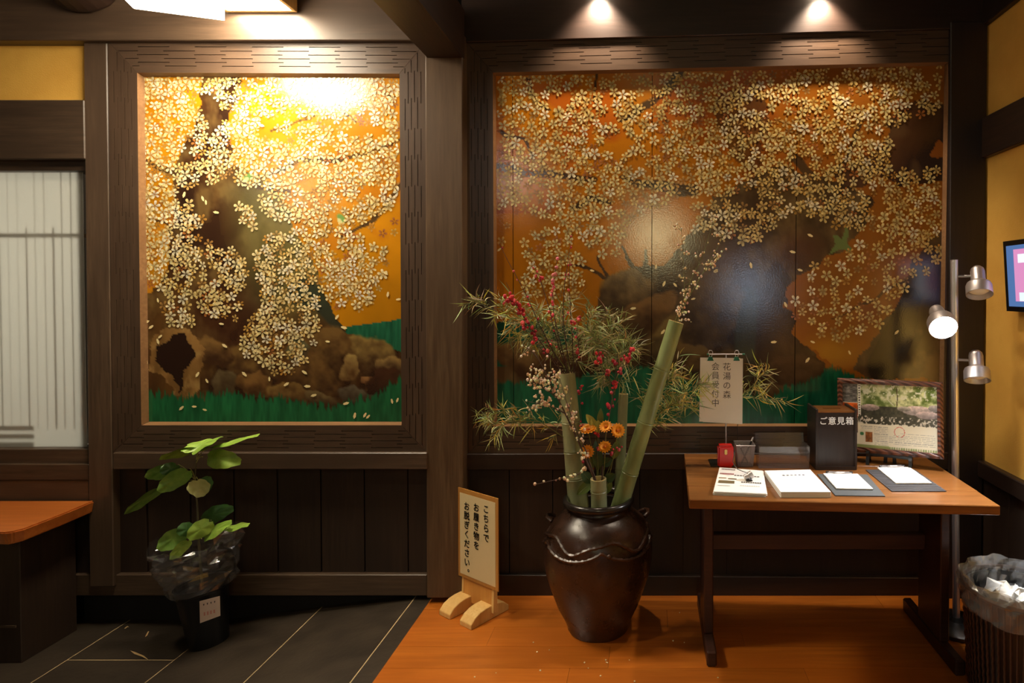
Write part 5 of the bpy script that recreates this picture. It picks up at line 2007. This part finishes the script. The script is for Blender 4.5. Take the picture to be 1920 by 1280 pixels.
g = 'white budded twigs'
yf = YJ - .085
twig('white_bud_twig', 'long white budded branch crossing in front of the tall bamboo from the short tube', [[(1116, 903, yf), (1090, 840, yf - .01), (1058, 770, yf - .02), (1030, 715, yf - .02), (1008, 670, yf - .02), (978, 645, yf - .02)], [(1045, 745, yf - .02), (1010, 720, yf - .03), (988, 702, yf - .03)], [(1060, 775, yf), (1025, 760, yf - .02), (988, 752, yf - .02)]], WHT, 26, .0052, .0046, .12, g, 'twig', (.38, .72), .016, 30, .060)
twig('white_bud_twig', 'white budded side twig hugging the tall bamboo', [[(1118, 903, yf), (1100, 850, yf - .02), (1078, 800, yf - .02), (1060, 745, yf - .02), (1048, 705, yf - .02)]], WHT, 14, .0052, .003, .2, g, 'twig', None, .018, 20, .055)
twig('white_bud_twig', 'low white budded twig pointing left over the jar rim', [[(1100, 878, yf), (1080, 890, yf - .01), (1050, 897, yf - .02), (1002, 908, yf - .03)]], WHT, 12, .0062, .003, .1, g, 'twig', None, .009, 2, .02)
y2 = YJ - .03
twig('white_bud_twig', 'white budded twig with blossoms standing left in the slanting bamboo', [[(1264, 606, y2), (1282, 560, y2), (1300, 515, y2 - .02), (1322, 468, y2 - .02), (1337, 415, y2 - .02)], [(1284, 556, y2), (1282, 510, y2), (1278, 430, y2)]], WHT, 20, .0046, .0022, .1, g, 'twig_green', None, .014, 13, .05)
twig('white_bud_twig', 'white budded twig leaning right out of the slanting bamboo', [[(1268, 606, y2), (1292, 555, y2 - .01), (1325, 500, y2 - .01), (1357, 440, y2 - .01), (1372, 405, y2)], [(1318, 512, y2), (1340, 490, y2), (1362, 462, y2)]], WHT, 18, .0046, .0022, .1, g, 'twig_green', (.1, .6), .014, 10, .045)
twig('white_bud_twig', 'tiny white budded twig drooping at the mouth of the slanting bamboo', [[(1272, 606, y2), (1284, 598, y2 - .03), (1298, 604, y2 - .04)]], WHT, 12, .0042, .0015, .2, g, 'twig_green', None, .008)


# ------------------------------------------------------------------ sprays of narrow curling leaves
def spray(label, lines, n, spread, length, tint, seed, bias=(0, 0, .2), wid=.0021):
    """stems with side twigs; the narrow curling leaves sit in two ranks on the side twigs"""
    r = random.Random(seed)
    t = thing('leafy_spray', label, 'foliage', PY(*lines[0][0]), 'sprays of narrow leaves in the jar')
    st, lf = MB(), MB()

    def leaf(q, v):
        v = v.normalized()
        side = v.cross(Vector((r.uniform(-.8, .8), -1.0, r.uniform(-.8, .8)))).normalized()
        bend = Vector((r.uniform(-1, 1), r.uniform(-.5, .5), r.uniform(-1.2, .7))) * .75
        L = length * r.uniform(.5, 1.2)
        w = wid * r.uniform(.6, 1.35)
        c = tint[r.randrange(len(tint))]
        c = tuple(x * r.uniform(.75, 1.25) for x in lin(c))
        vs = []
        seg = 5
        for i in range(seg + 1):
            s = i / seg
            c0 = q + v * (L * s) + bend * (L * s * s)
            ww = w * math.sin(math.pi * (.10 + .90 * s)) if i < seg else .0001
            vs += [c0 - side * ww, c0 + side * ww]
        lf.add(vs, [(2 * i, 2 * i + 1, 2 * i + 3, 2 * i + 2) for i in range(seg)], c)

    for li, ln in enumerate(lines):
        pts = smooth_line(poly3(ln), 16)
        st.tube(pts, [.0026 * (1 - .7 * i / 17) for i in range(17)], 5)
        m = n // len(lines)
        per = 8
        for k in range(m // per):
            tt = .18 + .82 * (k + r.random()) / (m // per)
            p = along(pts, min(.998, tt))
            tan = (along(pts, min(.999, tt + .06)) - along(pts, max(0, tt - .06))).normalized()
            d = (Vector((r.gauss(0, 1), r.gauss(0, .55), r.gauss(0, 1))) + tan * .9 + Vector(bias)).normalized()
            L = spread * r.uniform(.5, 1.3)
            cv = Vector((r.uniform(-.3, .3), 0, r.uniform(-.4, .3)))
            tw = [p + d * L * s + cv * L * s * s for s in (0, .33, .66, 1)]
            st.tube(tw, [.0012, .001, .0008, .0005], 3, cap=False)
            dd = (tw[3] - tw[2]).normalized()
            up_ = dd.cross(Vector((0, 1, 0))).normalized()
            for m2 in range(per):
                s = .25 + .75 * m2 / (per - 1)
                q = along(tw, min(.999, s))
                sg = 1 if m2 % 2 else -1
                leaf(q, dd * r.uniform(.5, 1.2) + up_ * sg * r.uniform(.3, 1.0) + Vector((0, r.gauss(0, .4), r.gauss(0, .2))))
    st.build('stem', M['twig_green'], t)
    stuff(lf.build('leaves', M['leafcol'], t, color=True))
    return t


OLIVE = [(166, 172, 118), (134, 146, 92), (194, 198, 142), (112, 128, 80), (208, 206, 150)]
YEL = [(204, 190, 100), (210, 190, 84), (164, 168, 98), (192, 192, 126)]
yb_ = YJ + .06
spray('spray of yellowing narrow leaves reaching far left over the carved frame', [[(1066, 705, yb_), (1020, 640, yb_), (960, 598, yb_ - .02), (895, 566, yb_ - .04)], [(1060, 690, yb_), (1010, 620, yb_ - .02), (955, 582, yb_ - .03)]], 440, .06, .060, YEL + OLIVE, 1, (-.35, 0, .1))
spray('dense spray of grey green narrow leaves above the tall bamboo', [[(1068, 702, yb_ - .02), (1060, 640, yb_), (1055, 600, yb_), (1050, 568, yb_)], [(1070, 702, yb_), (1088, 640, yb_), (1104, 600, yb_)], [(1068, 702, yb_ - .02), (1040, 640, yb_), (1010, 590, yb_)]], 560, .062, .060, OLIVE, 2, (0.1, 0, .2))
spray('dense spray of narrow leaves arching right between the bamboos', [[(1150, 760, yb_), (1140, 690, yb_ - .02), (1138, 640, yb_ - .03), (1146, 600, yb_ - .04)], [(1152, 740, yb_ - .02), (1162, 680, yb_ - .03), (1174, 650, yb_ - .05)], [(1146, 740, yb_ - .02), (1122, 660, yb_ - .03), (1110, 620, yb_ - .05)]], 780, .068, .064, OLIVE, 3, (.12, 0, .12))
spray('low spray of curling leaves pointing left below the mural edge', [[(1092, 850, yb_ - .03), (1050, 815, yb_ - .05), (1000, 785, yb_ - .07), (950, 775, yb_ - .08), (922, 770, yb_ - .09)], [(1010, 790, yb_ - .06), (960, 790, yb_ - .08), (920, 796, yb_ - .09)]], 280, .06, .055, YEL + OLIVE, 4, (-.1, 0, .05))
spray('bushy spray of narrow leaves between the slanting bamboo and the notice', [[(1190, 820, yb_), (1230, 780, yb_ - .02), (1265, 755, yb_ - .04), (1308, 725, yb_ - .06)], [(1195, 810, yb_), (1235, 745, yb_ - .02), (1258, 705, yb_ - .04)]], 560, .064, .062, OLIVE + YEL, 5, (0.05, 0, .15))
spray('spray of narrow leaves sticking out right of the notice', [[(1190, 822, yb_), (1290, 765, yb_ + .0), (1350, 745, yb_ + .03), (1405, 745, yb_ + .02), (1452, 752, yb_)], [(1380, 748, yb_ + .02), (1412, 722, yb_), (1428, 700, yb_)]], 170, .05, .062, YEL + OLIVE, 6, (.2, 0, .1))


# ------------------------------------------------------------------ orange flowers and leaves in the jar mouth
M['orange'] = plain('orange_petals', (255, 158, 20), .5, var=.15, scale=200)
M['flower_heart'] = plain('dark_flower_heart', (214, 112, 16), .7)
M['leaf_dark'] = plain('dark_green_leaf', (52, 80, 42), .4, var=.3, scale=20)
M['leaf_yellow'] = plain('yellow_green_leaf', (188, 186, 84), .5, var=.15)


def flower(px, py, r, axis, label):
    c = PY(px, py, YJ - .09)
    ax = Vector(axis).normalized()
    a = ax.cross(Vector((0, 1, .2))).normalized()
    b = ax.cross(a)
    root = PY(1122 + (px - 1122) * .3, 930, YJ - .04)
    t = thing('orange_flower', label, 'flower', root, 'orange flowers in the jar')
    MB().tube(smooth_line([root, root.lerp(c, .6) + Vector((.006, 0, 0)), c], 8), .0018, 5).build('stem', M['twig_green'], t)
    R = S(r * 1.3, YJ)
    for layer in range(2):
        mb = MB()
        n = 15
        for k in range(n):
            an = 2 * math.pi * (k + .5 * layer) / n
            d = a * math.cos(an) + b * math.sin(an)
            s = a * -math.sin(an) + b * math.cos(an)
            L = R * (1 - .22 * layer)
            lift = .25 + .3 * layer
            w = R * .21
            mb.add([c + d * R * .18 - s * w * .5, c + d * R * .18 + s * w * .5, c + d * L * .7 + s * w + ax * L * lift * .6, c + d * L + ax * L * lift * .7, c + d * L * .7 - s * w + ax * L * lift * .6], [(0, 1, 2, 3, 4)])
        stuff(mb.build('petals', M['orange'], t))
    MB().ball(c + ax * R * .12, R * .20, 8, 5).build('heart', M['flower_heart'], t, smooth=True)


flower(1103, 806, 13, (-.1, -.35, 1), 'orange daisy seen from the side, upper left of the flowers in the jar')
flower(1136, 800, 10, (-.2, -.8, .7), 'orange flower directly below the crimson branch, top of the three')
flower(1158, 807, 11, (.4, -1, .4), 'orange flower touching the thin upright bamboo')
flower(1102, 846, 10, (-.1, -1, .2), 'orange flower half hidden behind white buds')
flower(1134, 838, 10, (0, -.7, .6), 'lowest orange flower in the centre, behind dark twigs')


def jar_leaf(px0, px1, w, mat, label, Y=None):
    Y = YJ - .06 if Y is None else Y
    a, b = PY(*px0, Y), PY(*px1, Y - .02)
    d = b - a
    L = d.length
    d.normalize()
    s = d.cross(Vector((.2, -1, .3))).normalized()
    n = d.cross(s)
    if n.y > 0:
        n = -n
    W = S(w, YJ)
    t = thing('sprig_leaf', label, 'leaf', a, 'broad leaves in the jar mouth')
    mb = MB()
    vs = []
    seg = 7
    for i in range(seg + 1):
        u = i / seg
        ww = W * math.sin(math.pi * min(1, u * .96 + .02)) ** .8 + .0004
        c = a + d * L * u - n * L * .18 * u * u
        vs += [c - s * ww + n * ww * .25, c, c + s * ww + n * ww * .25]
    for i in range(seg):
        mb.add([vs[3 * i + k] for k in range(6)], [(0, 1, 4, 3), (1, 2, 5, 4)])
    mb.build('blade', mat, t, smooth=True)
    root = PY(1120, 935, YJ - .03)
    MB().tube([root, root.lerp(a, .6) + Vector((0, -.005, .008)), a, a.lerp(b, .9) + n * .0015], [.0014, .0014, .001, .0005], 4).build('stalk', M['twig_green'], t)


M['leaf_mid'] = plain('mid_green_leaf', (96, 118, 58), .4, var=.25, scale=20)
jar_leaf((1112, 900), (1082, 928), 9, M['leaf_mid'], 'light green leaf curling over the jar rim, left of the short bamboo')
jar_leaf((1110, 905), (1092, 885), 10, M['leaf_dark'], 'dark leaf behind the short bamboo on its left')
jar_leaf((1136, 925), (1146, 905), 6, M['leaf_mid'], 'light leaf edge against the short bamboo on its right', YJ - .05)
jar_leaf((1134, 900), (1152, 890), 9, M['leaf_dark'], 'dark leaf right of the short bamboo, above the light one')
jar_leaf((1150, 860), (1158, 828), 9, M['leaf_mid'], 'green upright leaf in front of the thin bamboo')
jar_leaf((1112, 880), (1106, 850), 9, M['leaf_dark'], 'dark leaf under the side view orange daisy')
jar_leaf((1122, 880), (1118, 830), 10, M['leaf_dark'], 'dark central leaf between the orange flowers')
jar_leaf((1128, 870), (1146, 862), 9, M['leaf_dark'], 'dark leaf below the lowest orange flower')
jar_leaf((1116, 800), (1101, 778), 7, M['leaf_yellow'], 'yellow green leaf above the orange daisy')
jar_leaf((1120, 806), (1110, 786), 7, M['leaf_yellow'], 'yellow green leaf right below the top yellow one')
jar_leaf((1122, 812), (1122, 790), 7, M['leaf_yellow'], 'yellow green leaf rightmost of the yellow three')
jar_leaf((1124, 800), (1127, 768), 6, M['leaf_mid'], 'small green leaf pointing straight up above the yellow leaves')

# ------------------------------------------------------------------ potted plant at the left
def potted_plant():
    c = Vector((-2.04, -0.165, ZL + .0015))
    top = PY(378, 1092, c.y)
    ctop = Vector((top.x, c.y, top.z))
    t = thing('potted_plant', 'green round leaved plant in a tall black pot wrapped in clear film', 'plant', c)
    ax = (ctop - c)
    H = ax.length
    MB().lathe([(.001, 0), (.076, 0), (.079, .01), (.084, H * .28), (.086, H * .3), (.106, H * .97), (.110, H), (.103, H), (.10, H - .03), (.001, H - .035)], 36, c, ax).build('pot', M['pot_plastic'], t, smooth=True)
    MB().lathe([(.001, H - .03), (.0995, H - .032)], 20, c, ax).build('soil', M['soil'], t)
    # crumpled film sleeve
    r = random.Random(8)
    ph = [r.uniform(0, 6.28) for _ in range(8)]

    def crump(rr, h, tt, j):
        k = max(0, (h - H) / .22)
        a = .006 + .020 * k
        d = sum(math.sin((3 + 2 * i) * tt + ph[i] + j * (.6 + .3 * i)) for i in range(4)) / 4
        d += .9 * r.uniform(-1, 1)
        top_ = (.02 * math.sin(2 * tt + 1) + .016 * math.sin(5 * tt)) if j == 13 else 0
        return rr * (1.0) + a * d, h + top_
    pr_ = [(.112, H - .03), (.134, H - .012), (.142, H + .01)] + [(.140 + .034 * (k / 10) ** .8, H + .025 + .0185 * k) for k in range(11)]
    fs = MB().lathe(pr_, 26, c, ax, crump)
    for v in fs.v:                                   # the film is pressed flat where it meets the boards behind
        if v.y > -.04:
            v.y = -.04 + .1 * (v.y + .04) - .004 * r.random()
    fs.build('film_sleeve', M['film'], t)

    # label
    lb = [PY(375, 1168, c.y - .102), PY(413, 1154, c.y - .092), PY(412, 1117, c.y - .098), PY(374, 1127, c.y - .108)]
    tg = MB().hexa(lb, [p + Vector((0, .001, 0)) for p in lb]).build('price_label', M['label'], t)
    mk = MB()
    for i in range(4):
        a = lb[3].lerp(lb[2], .18 + i * .18) + (lb[0] - lb[3]) * .16 + Vector((0, -.001, 0))
        e = (lb[2] - lb[3]).normalized()
        d = (lb[0] - lb[3]).normalized()
        mk.add([a, a + e * .006, a + e * .004 + d * .009, a + e * .001 + d * .008], [(0, 1, 2, 3)], lin((90, 70, 70)))
    for i in range(4):
        a = lb[3].lerp(lb[2], .2 + i * .16) + (lb[0] - lb[3]) * .55 + Vector((0, -.001, 0))
        mk.add([a, a + (lb[2] - lb[3]) * .08, a + (lb[2] - lb[3]) * .08 + (lb[0] - lb[3]) * .16, a + (lb[0] - lb[3]) * .16], [(0, 1, 2, 3)], lin((220, 150, 140)))
    stuff(mk.build('label_marks', M['print'], tg, color=True))
    # stem
    sp = smooth_line([c + ax * .8, PY(372, 1010, c.y), PY(370, 950, c.y), PY(366, 900, c.y), PY(368, 862, c.y)], 16)
    MB().tube(sp, [.0055 - .0025 * i / 16 for i in range(17)], 6).build('stem', M['plant_stem'], t)

    def leaf(base, tip, width, depth_tilt, mat, dy0=0.0, dy1=0.0, curl=.12, stem_py=None):
        """base, tip in pixels; width = half width in px across; depth_tilt = share of the width that runs in depth"""
        Y0, Y1 = c.y + dy0, c.y + dy1
        a, b = PY(*base, Y0), PY(*tip, Y1)
        d = b - a
        L = d.length
        d.normalize()
        img = Vector((-d.z, 0, d.x)).normalized()          # sideways in the picture plane
        s = (img * (1 - depth_tilt) + Vector((0, 1, 0)) * depth_tilt).normalized()
        W = S(width, c.y) / max(.25, (1 - depth_tilt) / math.hypot(1 - depth_tilt, depth_tilt))
        W = min(W, L * .55)
        n = d.cross(s).normalized()
        if n.z < 0:
            n = -n
        mb = MB()
        ring, N = [], 30
        pts = [a.lerp(b, .45)]
        for k in range(N):
            th = 2 * math.pi * k / N
            # heart-like round outline with shallow teeth
            rr = 1 + .035 * math.sin(9 * th + 1)
            u = .5 - .5 * math.cos(th) * rr
            w = math.sin(th) * rr * (1.0 + .15 * math.cos(th))
            if k == 0:
                u = .09
            p = a + d * L * u + s * W * w - n * (L * curl * (u - .45) ** 2 * 2 + W * .15 * abs(w) ** 2) + n * .003 * math.sin(5 * th)
            pts.append(p)
        inner = [pts[0].lerp(p, .55) + n * .003 for p in pts[1:]]
        vs = pts + inner
        fs = [(0, 1 + N + k, 1 + N + (k + 1) % N) for k in range(N)] + [(1 + N + k, 1 + k, 1 + (k + 1) % N, 1 + N + (k + 1) % N) for k in range(N)]
        mb.add(vs, fs)
        o = mb.build('leaf', mat, t, smooth=True)
        if stem_py:
            q = min(sp, key=lambda v: abs(v.z - PY(370, stem_py, c.y).z))
            MB().tube(smooth_line([q, q.lerp(a, .5) + Vector((0, 0, .012)), a], 8), .0018, 5).build('petiole', M['petiole'], o)

    lt, md, dk, pale = M['leaf_light'], M['leaf_green'], M['leaf_deep'], M['leaf_pale']
    leaf((372, 836), (404, 822), 11, .85, lt, 0, -.08, .1, 860)
    leaf((346, 835), (402, 828), 10, .8, lt, -.06, .02, .1, None)
    leaf((378, 833), (304, 856), 9, .75, lt, -.02, -.05, .15, 862)
    leaf((393, 839), (486, 813), 3.5, .85, lt, 0, -.02, .03, 862)
    leaf((380, 856), (442, 864), 17, .25, lt, -.01, -.05, .3, 866)
    leaf((330, 874), (275, 893), 14, .45, md, .01, -.03, .2, 900)
    leaf((334, 870), (303, 888), 12, .3, dk, -.01, -.06, .2, 900)
    leaf((356, 878), (299, 920), 15, .35, md, -.03, -.07, .15, 900)
    leaf((304, 910), (235, 962), 6, .7, md, -.01, -.02, .05, 905)
    leaf((370, 897), (379, 930), 19, .15, pale, -.06, -.05, .2, 895)
    leaf((372, 900), (392, 918), 14, .4, dk, .02, .0, .2, 900)
    leaf((372, 975), (432, 952), 15, .3, dk, .03, .02, .2, 985)
    leaf((366, 984), (334, 1002), 14, .25, dk, -.04, -.09, .15, 985)
    leaf((346, 992), (299, 1030), 16, .3, md, -.06, -.10, .15, 990)
    leaf((396, 975), (353, 1012), 15, .25, lt, -.06, -.11, .1, 990)
    leaf((378, 1010), (432, 976), 9, .5, lt, -.06, -.06, .1, 1000)
    leaf((422, 989), (467, 982), 3.5, .85, lt, -.02, -.03, .05, 1000)
    leaf((354, 1010), (321, 1048), 8, .5, lt, -.10, -.13, .1, 1005)


def leaf_mat(name, a, b):
    m, nt, bs = new_mat(name)
    n = noise_node(nt, 30, 4, .6)
    nt.links.new(mix_rgb(nt, ramp(nt, n, .3, .7), lin(a), lin(b)), bs.inputs['Base Color'])
    bs.inputs['Roughness'].default_value = .42
    bump(nt, bs, n, .2, .004)
    return m


M['leaf_light'] = leaf_mat('light_green_leaf', (124, 164, 54), (164, 194, 84))
M['leaf_green'] = leaf_mat('green_leaf', (102, 148, 54), (136, 172, 76))
M['leaf_deep'] = leaf_mat('deep_green_leaf', (52, 94, 40), (76, 118, 54))
M['leaf_pale'] = leaf_mat('pale_leaf_underside', (190, 198, 124), (210, 214, 148))
M['plant_stem'] = plain('grey_green_stem', (92, 88, 66), .6)
M['petiole'] = plain('pale_petiole', (168, 168, 100), .5)
M['soil'] = plain('potting_soil', (44, 32, 24), .95)
M['label'] = plain('pinkish_label', (232, 206, 192), .5, var=.03)
potted_plant()

# ------------------------------------------------------------------ waste bin at the right
def waste_bin():
    c = Vector((1.392, -.71, 0))
    t = thing('waste_bin', 'dark wicker waste bin lined with a clear bag, right edge below the table', 'bin', c)
    m, nt, bs = new_mat('dark_wicker')
    tc = nt.nodes.new('ShaderNodeTexCoord')
    bs.inputs['Base Color'].default_value = (*lin((74, 50, 36)), 1)
    bs.inputs['Roughness'].default_value = .45
    H = .40
    MB().lathe([(.001, .0), (.160, .0), (.162, .01), (.186, H - .02), (.180, H - .02), (.156, .012), (.001, .012)], 40, c).build('inner_wall', M['black_plastic'], t, smooth=True)
    wk = MB()
    NS = 56
    for k in range(NS):
        a = 2 * math.pi * k / NS
        pts = []
        for i in range(25):
            h = .004 + (H - .012) * i / 24
            r = .164 + (.186 - .162) * h / H + .0035 * (1 if (i + k) % 2 else -.3)
            pts.append(c + Vector((r * math.cos(a), r * math.sin(a), h)))
        wk.tube(pts, .0044, 4, cap=False)
    stuff(wk.build('wicker', m, t, smooth=True))
    MB().lathe([(.190 + .007 * math.cos(x), H - .008 + .009 * math.sin(x)) for x in [math.radians(v) for v in range(0, 361, 40)]], 40, c).build('rim', m, t, smooth=True)
    r = random.Random(17)

    def crump(rr, h, tt, j):
        k = .004 if j in (0,) else .012
        return rr + k * (math.sin(7 * tt + j) * .5 + r.uniform(-.8, .8)), h + (.008 * math.sin(5 * tt + j * 2) + .004 * r.uniform(-1, 1)) * (1 if j < 9 else 2)
    prof = [(.194, H - .085), (.199, H - .06), (.203, H - .03), (.206, H), (.205, H + .018), (.196, H + .028), (.186, H + .022), (.180, H), (.176, H - .03), (.168, H - .07), (.15, H - .10)]
    MB().lathe(prof, 46, c, (0, 0, 1), crump).build('bag', M['bag'], t)
    # crumpled paper inside
    for i in range(7):
        p = thing('crumpled_paper', 'crumpled white paper lying in the waste bin', 'paper', c + Vector((.06 * math.cos(i * 2.4) * (i > 0) - .0, .06 * math.sin(i * 2.4) * (i > 0) + .02, H - .07 + .014 * (i % 3))), 'crumpled papers in the bin')

        def w(rr, h, tt, j):
            return rr * r.uniform(.6, 1.3), h * r.uniform(.7, 1.2)
        R = r.uniform(.035, .05)
        MB().lathe([(R * math.sin(math.pi * k / 6) + .0005, -R * math.cos(math.pi * k / 6)) for k in range(7)], 9, wloc(p), (r.uniform(-1, 1), r.uniform(-1, 1), 1), w).build('ball', M['paper'], p)


waste_bin()

# cable lying by the lamp base with its brass plug
cb = PZ(1832, 1200, 0.0)
cab = thing('power_cord', 'black cord with a small brass tipped plug on the floor beside the lamp base', 'cord', (cb.x, cb.y, 0))
MB().tube(smooth_line([Vector((pbot.x + .06, pbot.y - .02, .03)), Vector((cb.x + .02, cb.y + .05, .006)), Vector((cb.x, cb.y, .006)), Vector((cb.x - .08, cb.y - .12, .005)), Vector((cb.x - .02, cb.y - .30, .005))], 24), .004, 6).build('cord', M['black_plastic'], cab)
pg = MB().tube([Vector((cb.x - .005, cb.y - .01, .012)), Vector((cb.x + .01, cb.y - .03, .012))], .011, 8).build('plug', M['gold'], cab)

# ------------------------------------------------------------------ bits fallen on the floors
M['bud_white'] = plain('dry_white_petal', (240, 226, 190), .6)
src = None
for i, (px, py) in enumerate([(1000, 1205), (1030, 1219), (1007, 1223), (1136, 1238), (1137, 1242), (1139, 1243), (1180, 1238), (1103, 1253), (1013, 1258), (1126, 1268), (1190, 1278), (1262, 1202), (1283, 1205), (1274, 1149), (1096, 1243), (930, 1262), (1346, 1271), (890, 1270)]):
    p = PZ(px, py, 0.0)
    if src is None:
        mb = MB().ball(p + Vector((0, 0, .0028)), .0036, 6, 4, None, .7)
        src = mb.build('fallen_bud', M['bud_white'], None, smooth=True)
        me = src.data
        me.transform(Matrix.Translation(-p))
        src.location = p
        o = src
    else:
        o = copy_obj(src, None, p)
        o.scale = (rt.uniform(.6, 1.2),) * 3
    tag(o, 'tiny white bud fallen on the orange floor near the jar', 'petal', 'fallen buds on the orange floor')
M['chip'] = plain('dry_leaf_scrap', (196, 166, 116), .7)
for lab, a, b, w in (('long pale leaf scrap on the grey tiles in front of the bench', (244, 1219), (279, 1238), 4.0), ('short pale scrap on the tiles nearest the black pot', (272, 1194), (280, 1184), 3.0), ('tiny flat pale scrap on the tiles nearest the wall', (233, 1178), (242, 1176), 3.0)):
    p, q = PZ(*a, ZL + .003), PZ(*b, ZL + .003)
    d = (q - p).normalized()
    s = Vector((-d.y, d.x, 0)) * S(w, -.2) * .5
    t_ = thing('leaf_scrap', lab, 'scrap', (p + q) / 2, 'pale scraps on the tiles')
    up = Vector((0, 0, .0012))
    m1, m2 = p.lerp(q, .3), p.lerp(q, .7)
    up2 = Vector((0, 0, .006))
    MB().add([p, m1 - s, m1 + s, m2 - s * .8 + up2, m2 + s * .8 + up2, q + up, m1 + up2, m2 + up2 * 1.6], [(0, 1, 6), (0, 6, 2), (1, 3, 7, 6), (6, 7, 4, 2), (3, 5, 7), (7, 5, 4)]).build('scrap', M['chip'], t_)
